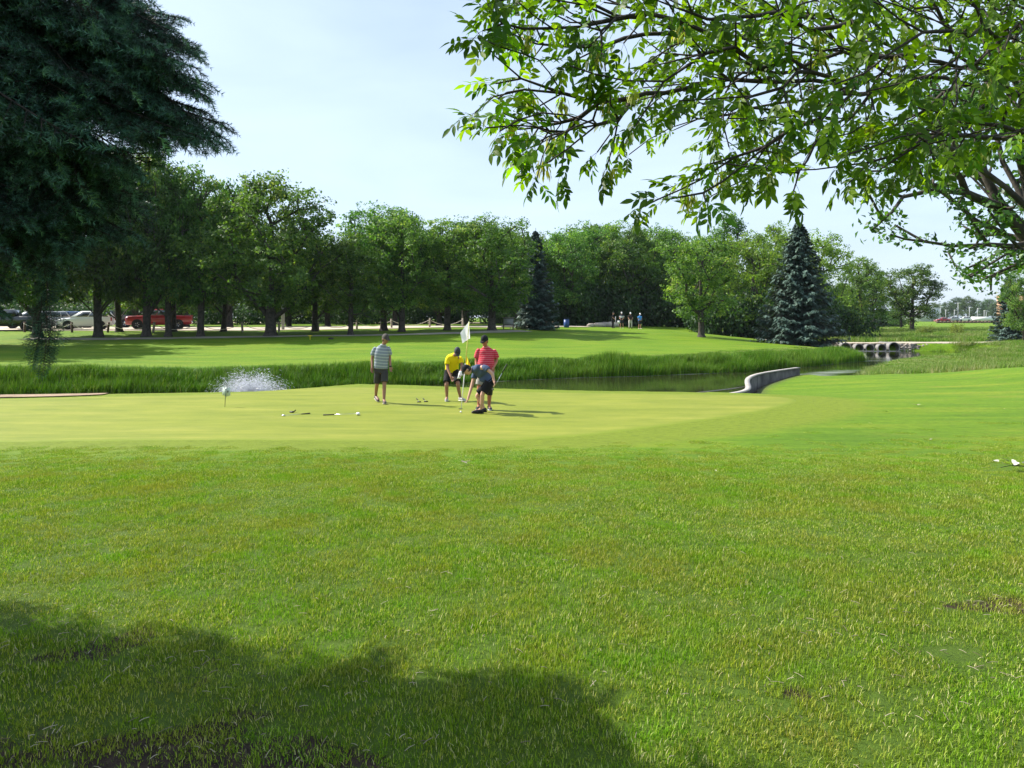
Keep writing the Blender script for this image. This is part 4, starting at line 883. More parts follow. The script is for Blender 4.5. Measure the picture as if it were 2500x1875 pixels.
# ------------------------------------------------------------------ ash boughs, upper right
rng = np.random.default_rng(303)
def leaflet(mb, p, d, nrm, l, w, m=0, rv=.5):
    d = d / np.linalg.norm(d); s = np.cross(nrm, d); s /= np.linalg.norm(s) + 1e-9; n = np.cross(d, s)
    us = [0, .22, .5, .78, 1.0]; ws = [0.0, .8, 1.0, .55, 0.0]; bend = -.16 * l
    mid = [p + d * l * u + n * bend * u * u for u in us]
    v = [mid[0]]; 
    for u, wv, c in zip(us[1:4], ws[1:4], mid[1:4]): v += [c - s * w * wv / 2 + n * w * .12 * wv, c, c + s * w * wv / 2 + n * w * .12 * wv]
    v.append(mid[4])
    F4 = [(1, 4, 5, 2), (2, 5, 6, 3), (4, 7, 8, 5), (5, 8, 9, 6)]; F3 = [(0, 1, 2), (0, 2, 3), (7, 10, 8), (8, 10, 9)]
    mb.addp(np.array(v), F4 + F3, m, rv)
def ash_leaf(seed, L_=.17):
    r = np.random.default_rng(seed); mb = MB(); n = 4; P = [np.array([u * L_, 0, -.05 * u * u - .02 * math.sin(seed) * u]) for u in np.linspace(0, 1, 6)]
    tube(mb, P, np.linspace(.0014, .0008, 6), 3, 1, cap=False)
    rv = r.uniform(.1, .9)
    for i, u in enumerate((.38, .62, .86)[:3]):
        c = np.array([u * L_, 0, -.05 * u * u])
        for sg in (-1, 1):
            a = R(r.uniform(42, 62)) * sg; d = np.array([math.cos(a), math.sin(a), -r.uniform(.1, .65)])
            leaflet(mb, c, d, np.array([r.normal(0, .25), -sg * .2 + r.normal(0, .2), 1.0]), r.uniform(.066, .09), r.uniform(.028, .037), 0, rv + r.normal(0, .06))
    leaflet(mb, P[-1], np.array([1, r.normal(0, .15), -.45]), np.array([.3, r.normal(0, .2), 1]), r.uniform(.08, .1), .036, 0, rv)
    return mb
AL = [ash_leaf(400 + i) for i in range(9)]; ALM = [a.mesh('leaf', [M['leaf_ash'], M['bark_ash']], attr=True) for a in AL]
def seed_bunch(seed):
    r = np.random.default_rng(seed); mb = MB()
    for i in range(34):
        a = r.uniform(0, 6.283); sp = r.uniform(0, .022); t = r.uniform(0, .045); top = np.array([math.cos(a) * sp, math.sin(a) * sp, -t]); l = r.uniform(.03, .042); w = .009
        s = np.array([math.cos(a + 1.5), math.sin(a + 1.5), 0]); b = top + np.array([math.cos(a) * .006, math.sin(a) * .006, -l * .5]); e = top + np.array([math.cos(a) * .01, math.sin(a) * .01, -l])
        mb.add([top, b - s * w / 2, e, b + s * w / 2], [[0, 1, 2, 3]], 0, r.random())
    tube(mb, [(0, 0, .05), (0, 0, -.06)], .0012, 3, 0, cap=False, a=.3)
    return mb.mesh('seed_cluster', M['seed'], attr=True)
SBM = [seed_bunch(420 + i) for i in range(3)]
APOLY = np.array([(1150, -60), (1158, 40), (1175, 150), (1200, 190), (1140, 285), (1175, 320), (1250, 330), (1290, 400), (1330, 450), (1372, 440), (1385, 380), (1440, 350), (1490, 420), (1560, 395), (1600, 350), (1640, 330), (1700, 350), (1760, 380), (1700, 420), (1580, 500), (1570, 520),
    (1700, 510), (1790, 455), (1860, 455), (1930, 480), (1965, 430), (1945, 350), (2000, 300), (2030, 360), (2060, 430), (2110, 450), (2180, 440), (2280, 400), (2400, 370), (2560, 380), (2560, -60)], float)
ash = empty('ash_tree', (4.7, 5.3, hz(4.7, 5.3)), 'ash tree whose leafy boughs with hanging seed bunches fill the upper right', 'tree')
abase = np.array(ash.location)
tips = []; tr_ = 0
while len(tips) < 950 and tr_ < 60000:
    tr_ += 1; px, py = rng.uniform(1130, 2560), rng.uniform(-60, 530)
    if not in_poly(np.array([px]), np.array([py]), APOLY)[0]: continue
    dens = .5 + .5 * smooth01((px - 1450) / 500); dens *= 1 - .3 * smooth01((py - 330) / 150)
    if rng.random() > dens: continue
    Yd = rng.uniform(3.0, 3.8) if px < 1500 else rng.uniform(3.0, 5.2)
    if 1560 < px < 1720 and 250 < py < 400 and rng.random() < .7: continue
    p = np.array(at(px, py, Yd))
    if tips and min(np.linalg.norm(np.array(tips) - p, axis=1)) < .056: continue
    tips.append(p)
for px, py, Yd in [(1160, 275, 3.2), (1175, 90, 3.3), (1190, 10, 3.3), (1310, 440, 3.3), (1290, 395, 3.35), (1480, 410, 3.4), (1500, 380, 3.45), (1570, 505, 3.3), (1595, 480, 3.35), (1640, 470, 3.4), (1700, 440, 3.5), (1760, 410, 3.5), (1800, 380, 3.6), (1940, 470, 3.2), (1960, 430, 3.25), (2070, 450, 3.4), (1210, 320, 3.3), (1170, 210, 3.25)]:
    tips.append(np.array(at(px, py, Yd)))
for i in range(70): tips.append(np.array([rng.uniform(1.6, 6.5), rng.uniform(3.2, 7), rng.uniform(3.9, 6)]))
for i in range(420):       # the crown above the frame
    p = np.array([rng.uniform(-.7, 4.5), rng.uniform(2.3, 5.8), rng.uniform(3.4, 5.2)])
    if (p[2] - EYE) / p[1] * FOC < HOR + 70: continue
    g_ = p[2] / math.tan(R(SUN_EL)); sx, sy = p[0] + g_ * math.cos(R(SUN_AZ)), p[1] - g_ * math.sin(R(SUN_AZ))
    if sy > 2.4 and sx / sy < .74: continue
    tips.append(p)
def bough_root(last): return last
rp = [np.array(v) for v in [(4.7, 5.3, abase[2] - .2), (4.7, 5.3, .5), (4.65, 5.25, 1.8), (4.5, 5.1, 2.9), (4.1, 4.85, 3.6), (3.4, 4.55, 3.95), (2.7, 4.3, 4.05), (2.0, 4.1, 3.95), (1.4, 3.9, 3.72)]]
nodes, par, tipi = grow([p - abase for p in tips], [p - abase for p in rp], .42, .03, .16)
amb, _r = skeleton_mesh(nodes, par, .0022, .085, 6, 2.0, cl=.0125); amb.build('trunk', M['bark_ash'], ash, smooth=True)
chn = [[] for _ in nodes]
for i, p in enumerate(par):
    if p >= 0: chn[p].append(i)
LV = []
def put_leaf(pos, d, sc):
    if (pos + abase)[1] < 2.85: return
    d = np.array(d, float); d /= np.linalg.norm(d); q = Vector(d).to_track_quat('X', 'Z') @ Quaternion((1, 0, 0), rng.normal(0, .5)); LV.append((pos + abase, q, sc))
for i in range(9, len(nodes)):
    if _r[i] > .0105: continue
    pd = nodes[i] - nodes[par[i]]; pd = pd / (np.linalg.norm(pd) + 1e-9)
    wp = nodes[i] + abase; pxn = 1250 + wp[0] / wp[1] * FOC
    if not chn[i]:
        for q in range(3 if pxn < 1500 else 3):
            put_leaf(nodes[i], pd * .7 + rng.normal(0, .55, 3) + np.array([-.1, 0, -.25]), rng.uniform(.5, .85))
    elif rng.random() < (.8 if pxn < 1500 else .92):
        put_leaf(nodes[i], pd * .3 + rng.normal(0, .7, 3) + np.array([0, 0, -.1]), rng.uniform(.48, .8))
def infr(p):
    qx = 1250 + p[0] / p[1] * FOC; qy = HOR - (p[2] - EYE) / p[1] * FOC
    return 0 < qx < 2500 and -10 < qy
LV.sort(key=lambda t: (not infr(t[0]), t[0][1] - 0.9 * ((1250 + t[0][0] / t[0][1] * FOC) < 1560)))
for i, (p, q, sc) in enumerate(LV[:300]):
    o = link('leaf', ALM[i % 9], ash, p - abase); o.rotation_mode = 'QUATERNION'; o.rotation_quaternion = q; o.scale = (sc,) * 3
rest = MB()
for i, (p, q, sc) in enumerate(LV[300:]):
    rest.merge(AL[i % 9], Matrix.Translation(Vector(p - abase)) @ q.to_matrix().to_4x4() @ Matrix.Scale(sc, 4))
tag(rest.build('foliage', [M['leaf_ash'], M['bark_ash']], ash, attr=True), kind='stuff')
sc_pts = [(1270, 330), (1255, 320), (1305, 240), (1370, 240), (1345, 320), (1460, 240), (1330, 400), (1345, 380), (1500, 395), (1640, 520), (1675, 510), (1285, 45), (1310, 60), (1430, 130), (1660, 60), (1780, 420), (1870, 430), (2130, 150), (2160, 190), (2140, 270), (2115, 430), (2150, 290), (1930, 330), (1990, 60), (2240, 90), (2380, 380), (2400, 180), (2000, 110), (2185, 120), (1560, 180)]
for i, (px, py) in enumerate(sc_pts):
    w = at(px, py, 3.35 + .35 * rng.random() + (.3 if px > 1900 else 0)); A = nodes + abase; j = int(np.argmin(np.linalg.norm(A - np.array(w), axis=1)))
    pj = Vector(A[j] * .6 + np.array(w) * .4) if np.linalg.norm(A[j] - np.array(w)) < .25 else Vector(A[j])
    o = link('seed_cluster', SBM[i % 3], ash, pj - Vector(abase)); o.rotation_euler = (0, 0, rng.uniform(0, 6)); s = rng.uniform(1.0, 1.5); o.scale = (s, s, s)

# ------------------------------------------------------------------ oak standing further off on the right
rng = np.random.default_rng(505)
OPOLY = np.array([(2050, 455), (2110, 400), (2180, 330), (2260, 200), (2330, 60), (2600, 0), (2620, 760), (2480, 640), (2430, 690), (2360, 700), (2330, 660), (2265, 620), (2290, 600), (2370, 600), (2340, 540), (2330, 500), (2230, 470), (2200, 520), (2210, 570), (2170, 590), (2120, 580), (2125, 550), (2180, 520), (2150, 480)], float)
oakY = 12.5; og = np.array([wx(2640, oakY), oakY + .6, 0]); og[2] = hz(og[0], og[1])
oak = empty('oak_tree', og, 'oak with lobed leaves and a dark limb behind the ash boughs at the frame edge', 'tree')
tips = []; tr_ = 0
while len(tips) < 340 and tr_ < 30000:
    tr_ += 1; px, py = rng.uniform(2040, 2640), rng.uniform(-20, 760)
    if not in_poly(np.array([px]), np.array([py]), OPOLY)[0]: continue
    if px < 2330 and py > 430 and rng.random() < .45: continue
    p = np.array(at(px, py, oakY + rng.uniform(-1.4, 1.6)))
    if tips and min(np.linalg.norm(np.array(tips) - p, axis=1)) < .16: continue
    tips.append(p)
for i in range(110):
    th = rng.uniform(-1.9, 1.9); rr = rng.uniform(.8, 3.8); tips.append(np.array([og[0] + .6 + rr * math.cos(th), og[1] + rr * math.sin(th), rng.uniform(2.2, 7.5)]))
rp = [(0, 0, -.2), (0, 0, .3)] + [tuple(np.array(at(px, py, oakY + .4)) - og) for px, py in [(2625, 760), (2590, 680), (2520, 590), (2450, 510), (2405, 430), (2385, 340), (2400, 240), (2430, 120), (2460, 0)]]
nodes, par, tipi = grow([p - og for p in tips], rp, .45, .06, .4)
omb, _r = skeleton_mesh(nodes, par, .009, .22, 7, 2.2); omb.build('trunk', M['bark'], oak, smooth=True)
TP = nodes[np.array([i for i in range(11, len(nodes)) if _r[i] < .03])]
n = 24; cen = np.repeat(TP, n, 0); off = rng.normal(0, .105, cen.shape) * np.array([1.1, 1.1, .7]); lm = MB()
leaf_quads(lm, cen + off, .105, .3, off / (np.linalg.norm(off, axis=1)[:, None] + 1e-9), .4, aspect=.55, fold=.25)
lm.build('crown', M['leaf_oak'], oak, attr=True)
# ------------------------------------------------------------------ creek-side structures
rng = np.random.default_rng(606)
def gp(px, py, off=0.0, y0=2.5, y1=150):
    """point of the ground seen at a pixel of the photo"""
    ys = np.geomspace(y0, y1, 900); xs = (px - 1250) / FOC * ys; z = height(xs, ys) + off; row = HOR + (EYE - z) / ys * FOC
    ok = np.where(row <= py)[0]; i = ok[0] if len(ok) else int(np.argmin(abs(row - py)))
    return Vector((xs[i], ys[i], z[i]))

WP = np.array([(6.3, 22.35), (7.2, 23.0), (7.75, 24.0), (8.3, 26.0), (8.95, 28.1), (9.9, 30.2), (11.3, 32.1), (13.4, 34.5)])
s_w = np.r_[0, np.cumsum(np.hypot(*np.diff(WP, axis=0).T))]; ss = np.linspace(0, s_w[-1], 40); wx_, wy_ = np.interp(ss, s_w, WP[:, 0]), np.interp(ss, s_w, WP[:, 1])
for _ in range(10): wx_[1:-1] = (wx_[:-2] + wx_[2:] + 2 * wx_[1:-1]) / 4; wy_[1:-1] = (wy_[:-2] + wy_[2:] + 2 * wy_[1:-1]) / 4
tx, ty = np.gradient(wx_), np.gradient(wy_); l_ = np.hypot(tx, ty); nX, nY = ty / l_, -tx / l_
wall = empty('retaining_wall', (wx_[10], wy_[10], -1.2), 'curved concrete retaining wall with a pale top between creek and lawn', 'wall')
wl = Vector(wall.location); topz = -.68
def wsec(o, z0, z1, o2, name, mat):
    v = np.stack([np.c_[wx_ + nX * a, wy_ + nY * a, np.full(40, z)] for a, z in ((o, z0), (o2, z0), (o2, z1), (o, z1))], 1) - np.array(wl)
    f = [[i * 4 + k, i * 4 + (k + 1) % 4, (i + 1) * 4 + (k + 1) % 4, (i + 1) * 4 + k] for i in range(39) for k in range(4)] + [[3, 2, 1, 0], [156, 157, 158, 159]]
    return MB().add(v.reshape(-1, 3), f).build(name, mat, wall)
wsec(-.07, -2.1, topz - .04, .07, 'wall_face', M['concrete_face_shaded']); wsec(-.09, topz - .038, topz, .09, 'coping', M['concrete'])
for i in range(4, 38, 5):      # construction joints
    m = MB(); box(m, (0, 0, -1.25), (.014, .16, 1.05), 0, Matrix.Rotation(math.atan2(ty[i], tx[i]), 3, 'Z')); m.build('joint', M['black'], wall, loc=Vector((wx_[i], wy_[i], 0)) - wl - Vector((0, 0, .02)))
cb_ = MB(); P = [at(1700, 959, 23.6), at(1740, 954.5, 24.6), at(1780, 950, 25.8), at(1822, 944, 27.2)]; tube(cb_, P, .018, 6)
tag(cb_.build('water_pipe', M['galv']), 'thin pale pipe crossing the creek to the concrete wall', 'pipe')

cul = empty('culvert', (32, 69.3, -1.2), 'culvert of round corrugated pipes under the gravel road with water flowing through', 'culvert')
c0 = Vector(cul.location)
for px, py, r_ in [(2065, 849, .46), (2098, 850.5, .40), (2124, 850.5, .385), (2153.5, 850.5, .385), (2183, 849, .50)]:
    c = at(px, py, 68.9) - c0; mb = MB(); k = 28; ys = np.linspace(0, 2.6, 27); th = np.arange(k) / k * 2 * np.pi
    for rr, flip in ((r_, 0), (r_ - .035, 1)):
        q = rr + .012 * np.sin(ys * 30); v = np.stack([c.x + q[:, None] * np.cos(th), c.y + np.repeat(ys[:, None], k, 1), c.z + q[:, None] * np.sin(th)], -1).reshape(-1, 3)
        f = [[i * k + j, i * k + (j + 1) % k, (i + 1) * k + (j + 1) % k, (i + 1) * k + j] for i in range(26) for j in range(k)]
        mb.add(v, f)
    v = np.concatenate([np.c_[c.x + rr * np.cos(th), np.full(k, c.y), c.z + rr * np.sin(th)] for rr in (r_ + .03, r_ - .035)])
    mb.add(v, [[j, (j + 1) % k, k + (j + 1) % k, k + j] for j in range(k)])
    p_ = mb.build('pipe', M['galv'], cul)
    rim = MB(); v2 = v.copy(); v2[:k, 1] -= .02; v2[k:, 1] -= .02; rim.add(v2, [[j, k + j, k + (j + 1) % k, (j + 1) % k] for j in range(k)]); rim.build('pipe_rim', M['concrete'], p_)
    bk = MB(); bk.addp(np.c_[c.x + r_ * np.cos(th), np.full(k, c.y + 2.5), c.z + r_ * np.sin(th)], [tuple(range(k))]); bk.build('pipe_shade', M['black'], p_)  # black disc stands in for the shade inside the pipe
# stone-pitched face round the pipes and the apron at the waterline
hd = MB(); xs = np.linspace(26.2, 42.5, 130); zs = np.linspace(-1.75, -.80, 12); XX, ZZ = np.meshgrid(xs, zs); YY = 69.25 + (ZZ + 1.75) * .45 + (vnoise(XX, ZZ, 3.2, 2) - .5) * .22
for px, py, r_ in [(2065, 849, .46), (2098, 850.5, .40), (2124, 850.5, .385), (2153.5, 850.5, .385), (2183, 849, .50)]:
    c = at(px, py, 68.9); dd = np.hypot(XX - c.x, ZZ - c.z); YY = np.where(dd < r_ + .02, 71.2, YY)
i = np.arange(XX.size).reshape(XX.shape); hd.add(np.stack([XX, YY, ZZ], -1).reshape(-1, 3), np.stack([i[:-1, :-1], i[:-1, 1:], i[1:, 1:], i[1:, :-1]], -1).reshape(-1, 4))
hd.add(np.concatenate([np.c_[xs, np.full(130, 69.68), np.full(130, -.8)], np.c_[xs, np.full(130, 70.4), np.full(130, -.755)]]), [[j, j + 1, 130 + j + 1, 130 + j] for j in range(129)])
hd.build('headwall', simple('headwall_earth', (0.3, 0.245, 0.18), .95, var=.3, scale=2.5, bump=.8, bscale=9), cul, loc=-c0)
box(MB(), (0, 0, 0), (1, 1, 1)); ap = MB(); box(ap, (31.3, 68.55, -1.49), (9.6, .35, .06)); ap.build('apron', M['concrete'], cul, loc=-c0)
rk = MB()
for n in range(330):
    t = rng.random(); X_ = 36.3 + rng.uniform(0, 7.5) if n > 70 else rng.uniform(27, 36.5); zz = rng.uniform(-1.55, -.85) if n > 70 else rng.uniform(-1.2, -.88); r_ = rng.uniform(.07, .17)
    if n <= 70 and any(abs(X_ - at(p, 850, 68.9).x) < .55 for p in (2065, 2098, 2124, 2153, 2183)) and zz < -.95: continue
    q = MB(); sphere(q, (0, 0, 0), (r_ * rng.uniform(1, 1.7), r_, r_ * rng.uniform(.5, .8)), 6, 4); q.V[0] = q.V[0] * (1 + rng.normal(0, .12, (q.n, 1)))
    a = rng.uniform(0, 3.1); rk.merge(q, Matrix.Translation((X_, 69.2 + (zz + 1.75) * .45 + rng.uniform(-.05, .05), zz)) @ Matrix.Rotation(a, 4, 'Z') @ Matrix.Rotation(rng.normal(0, .3), 4, 'X'))
tag(rk.build('riprap_stones', M['rock']), kind='stuff')

# ------------------------------------------------------------------ rope fence
fence = empty('rope_fence', ground(600, 66.2), 'low wooden post and rope fence along the edge of the parking lot', 'fence'); f0 = Vector(fence.location)
posts = [(60, 66), (176, 66), (263, 66), (374, 66), (484, 66), (592, 66.3), (681, 66.6), (777, 67.5), (871, 69.5), (956, 72), (1049, 75), (1130, 78)]
pm = MB(); tube(pm, [(0, 0, -.3), (0, 0, .0), (0, 0, .92)], .1, 9); pm.add([[.1 * math.cos(a), .1 * math.sin(a), .921] for a in np.arange(9) / 9 * 6.283], [list(range(9))])
pme = pm.mesh('post', M['wood_post']); pmd = pme.copy(); pmd.materials.clear(); pmd.materials.append(M['wood_dark'])
tops = []
for i, (px, Y) in enumerate(posts):
    g = ground(px, Y); o = link('post', pmd if px < 300 else pme, fence, g - f0); o.rotation_euler = (rng.normal(0, .04), (.13 if 250 < px < 400 else rng.normal(0, .03)), 0); tops.append(g + Vector((0, -.1, .78)))
for a, b in zip(tops[:-1], tops[1:]):
    u = np.linspace(0, 1, 17); P = np.array([a.lerp(b, t) for t in u]); P[:, 2] -= 4 * u * (1 - u) * .52
    if (a - b).length > 5.5: P[:, 2] -= 4 * u * (1 - u) * .03
    P[:, 2] = np.maximum(P[:, 2], height(P[:, 0], P[:, 1]) + .08)
    r_ = MB(); tube(r_, P, .028, 6); r_.build('rope', M['rope'], fence, loc=-f0)

# ------------------------------------------------------------------ vehicles
def paint(name, col, rough=.3): return simple(name, col, rough, spec=.6, coat=.6)
PNT = {'white': paint('paint_white', (.82, .82, .8)), 'red': paint('paint_red', (.33, .012, .016)), 'blue': paint('paint_blue', (.015, .06, .2)), 'grey': paint('paint_grey', (.09, .085, .08)), 'black': paint('paint_black', (.02, .022, .024)), 'silver': paint('paint_silver', (.4, .41, .42))}
def wheel_mesh(r=.37, w=.24):
    t = MB(); k = 22; th = np.arange(k) / k * 2 * np.pi; prof = [(r * .62, -w / 2), (r * .93, -w / 2), (r, -w * .32), (r, w * .32), (r * .93, w / 2), (r * .62, w / 2)]
    v = np.array([[q * math.cos(a), y, q * math.sin(a)] for q, y in prof for a in th]); n = len(prof)
    t.add(v, [[i * k + j, i * k + (j + 1) % k, ((i + 1) % n) * k + (j + 1) % k, ((i + 1) % n) * k + j] for i in range(n) for j in range(k)])
    rm = MB()
    for s in (-1, 1):
        rm.addp(np.array([[r * .3 * math.cos(a), s * w * .3, r * .3 * math.sin(a)] for a in th]), [tuple(range(k))])
        for q in range(5):
            a = q * 6.283 / 5; c = np.array([math.cos(a), 0, math.sin(a)]) * r * .4; rot = Matrix.Rotation(-a, 3, 'Y'); box(rm, c + np.array([0, s * w * .33, 0]), (r * .48, .03, r * .17), 0, rot)
    tube(rm, [(0, -w * .25, 0), (0, w * .25, 0)], r * .6, k, cap=False)
    return t.mesh('tyre', M['rubber'], True), rm.mesh('rim', M['steel'])
TY, RIM = wheel_mesh()
def car(kind, col, loc, rz, label, group='vehicles in the parking lot', sc=1.0, cat=None):
    Lc, W = {'suv': (4.6, .93), 'pickup': (5.8, 1.0), 'sedan': (4.6, .9)}[kind]; cat = cat or {'suv': 'car', 'pickup': 'pickup truck', 'sedan': 'car'}[kind]
    o = empty({'suv': 'parked_car', 'pickup': 'pickup_truck', 'sedan': 'parked_car'}[kind], loc, label, cat, group, rz); o.scale = (sc,) * 3
    S = {'suv': [(0, .42, .66, .62), (.06, .3, .86, .8), (.3, .26, .97, .9), (1.2, .25, 1.08, .93), (1.7, .24, 1.12, .93), (3.6, .24, 1.16, .93), (4.4, .28, 1.16, .9), (4.55, .4, 1.1, .82), (4.6, .5, 1.0, .75)],
         'sedan': [(0, .35, .55, .6), (.08, .22, .7, .78), (.4, .2, .8, .88), (1.3, .2, .92, .9), (3.6, .2, .98, .9), (4.3, .22, .98, .86), (4.55, .35, .9, .78), (4.6, .45, .8, .7)],
         'pickup': [(0, .5, 1.02, .82), (.06, .42, 1.14, .95), (.3, .38, 1.2, 1.0), (1.5, .36, 1.26, 1.0), (1.9, .35, 1.27, 1.0), (3.75, .36, 1.28, 1.0), (3.78, .36, 1.3, 1.0), (5.5, .4, 1.3, 1.0), (5.75, .45, 1.28, .97), (5.8, .55, 1.2, .94)]}[kind]
    b = MB(); rings = []
    for x, zb, zt, w in S: rings.append([(x, y, z) for y, z in [(-w * .8, zb), (-w, zb + .12), (-w, zt - .14), (-w * .95, zt - .04), (-w * .8, zt), (0, zt + .03), (w * .8, zt), (w * .95, zt - .04), (w, zt - .14), (w, zb + .12), (w * .8, zb)]])
    V = np.array(rings); n = V.shape[1]; f = [[i * n + k, (i + 1) * n + k, (i + 1) * n + (k + 1) % n, i * n + (k + 1) % n] for i in range(len(S) - 1) for k in range(n)]
    V[..., 0] = V[..., 0] - Lc / 2; b.add(V.reshape(-1, 3), f); b.addp(V[0], [tuple(range(n))]); b.addp(V[-1], [tuple(range(n))[::-1]])
    bz = {'suv': 1.12, 'sedan': .94, 'pickup': 1.26}[kind]; rz_ = {'suv': 1.68, 'sedan': 1.42, 'pickup': 1.86}[kind]
    g = {'suv': (1.1, 2.0, 4.1, 4.5), 'sedan': (1.2, 2.0, 3.2, 4.0), 'pickup': (1.5, 2.25, 3.55, 3.75)}[kind]
    x0, x1, x2, x3 = [q - Lc / 2 for q in g]; wb, wr = W * .93, W * .74
    cab = np.array([(x0, -wb, bz), (x3, -wb, bz), (x3, wb, bz), (x0, wb, bz), (x1, -wr, rz_), (x2, -wr, rz_), (x2, wr, rz_), (x1, wr, rz_)])
    b.add(cab, BOXF); b.add(np.array([(x1 + .1, -wr * .9, rz_ + .03), (x2 - .1, -wr * .9, rz_ + .03), (x2 - .1, wr * .9, rz_ + .03), (x1 + .1, wr * .9, rz_ + .03), (x1, -wr, rz_), (x2, -wr, rz_), (x2, wr, rz_), (x1, wr, rz_)]), [[0, 1, 2, 3], [4, 5, 1, 0], [5, 6, 2, 1], [6, 7, 3, 2], [7, 4, 0, 3]])
    body = b.build('body', PNT[col], o)
    if kind == 'pickup':
        bd = MB(); box(bd, ((3.85 + 5.7) / 2 - Lc / 2, 0, 1.325), (1.8, 1.8, .015)); bd.build('bed_cover', M['black'], o)
    def pane(name, q, mat=M['glass_car'], par=None, th=.02):
        q = np.array(q); nrm = np.cross(q[1] - q[0], q[3] - q[0]); nrm /= np.linalg.norm(nrm); m = MB(); m.add(np.r_[q - nrm * .01, q + nrm * th], BOXF); return m.build(name, mat, par or o)
    def bil(q, u0, u1, v0, v1):
        q = np.array(q, float); P = lambda u, v: (q[0] * (1 - u) + q[1] * u) * (1 - v) + (q[3] * (1 - u) + q[2] * u) * v
        return [P(u0, v0), P(u1, v0), P(u1, v1), P(u0, v1)]
    pane('windshield', bil([cab[3], cab[0], cab[4], cab[7]], .06, .94, .06, .93))
    pane('rear_window', bil([cab[1], cab[2], cab[6], cab[5]], .08, .92, .12, .9))
    sp = {'suv': [(.12, .42), (.45, .74), (.77, .95)], 'sedan': [(.14, .5), (.53, .88)], 'pickup': [(.12, .5), (.54, .92)]}[kind]
    for s, q in ((-1, [cab[0], cab[1], cab[5], cab[4]]), (1, [cab[2], cab[3], cab[7], cab[6]])):
        for u0, u1 in sp: pane('side_window', bil(q, *(u0, u1) if s < 0 else (1 - u1, 1 - u0), .1, .88))
    wxs_ = {'suv': (.95, 3.65), 'sedan': (.9, 3.6), 'pickup': (1.05, 4.6)}[kind]; wr_ = {'suv': .36, 'sedan': .33, 'pickup': .41}[kind]
    for x in wxs_:
        for s in (-1, 1):
            ar = MB(); k = 20; th = np.arange(k) / k * 6.283; ar.addp(np.array([[wr_ * 1.18 * math.cos(a), 0, wr_ * 1.18 * math.sin(a)] for a in th]), [tuple(range(k))[::s]]); q = ar.build('wheel_arch', M['black'], o, loc=(x - Lc / 2, s * (W + .004), wr_ + .03))
            w = bpy.data.objects.new('wheel', None); C.objects.link(w); w.parent = o; w.location = (x - Lc / 2, s * (W - .08), wr_); w.scale = (wr_ / .37,) * 3
            link('tyre', TY, w); link('rim', RIM, w)
    fz = {'suv': .72, 'sedan': .58, 'pickup': .92}[kind]; fx = .03 - Lc / 2
    for s in (-1, 1):
        h = MB(); box(h, (fx + .09, s * W * .76, fz + .06), (.16, .3, .16)); h.build('headlight', M['lamp_clear'], o)
        h = MB(); box(h, (Lc / 2 - .05, s * W * .82, fz + .22), (.1, .16, .34)); h.build('tail_light', M['lamp_red'], o)
        h = MB(); box(h, (x0 + .55, s * (W + .07), bz + .1), (.12, .2, .15)); h.build('mirror', PNT[col], o)
    h = MB()
    for z_ in np.linspace(-.1, .1, 3): box(h, (fx - .0, 0, fz + .04 + z_), (.08, W * 1.1, .045))
    h.build('grille', M['chrome'] if kind == 'pickup' else M['black'], o)
    h = MB(); box(h, (fx + .0, 0, fz - .3), (.18, W * 1.75, .2)); box(h, (Lc / 2 - .02, 0, fz - .28), (.14, W * 1.75, .18)); h.build('bumper', M['chrome'] if kind == 'pickup' else PNT[col], o)
    h = MB(); box(h, (fx - .1, 0, fz - .26), (.02, .3, .12)); h.build('licence_plate', M['white'], o)
    for s in (-1, 1):
        h = MB(); box(h, (2.75 - Lc / 2, s * (W + .006), bz - .2), (.14, .02, .03)); box(h, (3.55 - Lc / 2, s * (W + .006), bz - .2), (.14, .02, .03)); h.build('door_handle', M['black'] if kind != 'suv' else PNT[col], o)
    return o
# front of every car faces -X in its own space
def carat(kind, col, px, Y, rz, label, **k): return car(kind, col, ground(px, Y) + Vector((0, 0, .05)), R(rz), label, **k)
carat('suv', 'white', 209, 70.5, 22, 'white compact car with dark side windows parked behind the thick tree trunk')
carat('pickup', 'red', 390, 71.5, 20, 'red pickup truck with a chrome front behind the rope fence')
carat('suv', 'white', 222, 76.5, 26, 'white car parked behind the other white car, only bonnet and roof showing')
carat('pickup', 'grey', 262, 77.5, 24, 'dark grey pickup whose rear sticks out behind the white cars')
carat('suv', 'blue', 152, 76, 40, 'blue car between the hanging spruce tip and the white cars')
carat('suv', 'silver', 108, 72, 35, 'silver car seen behind the spruce boughs')
carat('suv', 'white', 70, 76, 30, 'white van-like car half hidden by the spruce boughs')
carat('pickup', 'black', 22, 68.5, 14, 'black pickup truck cut by the edge of the photo')

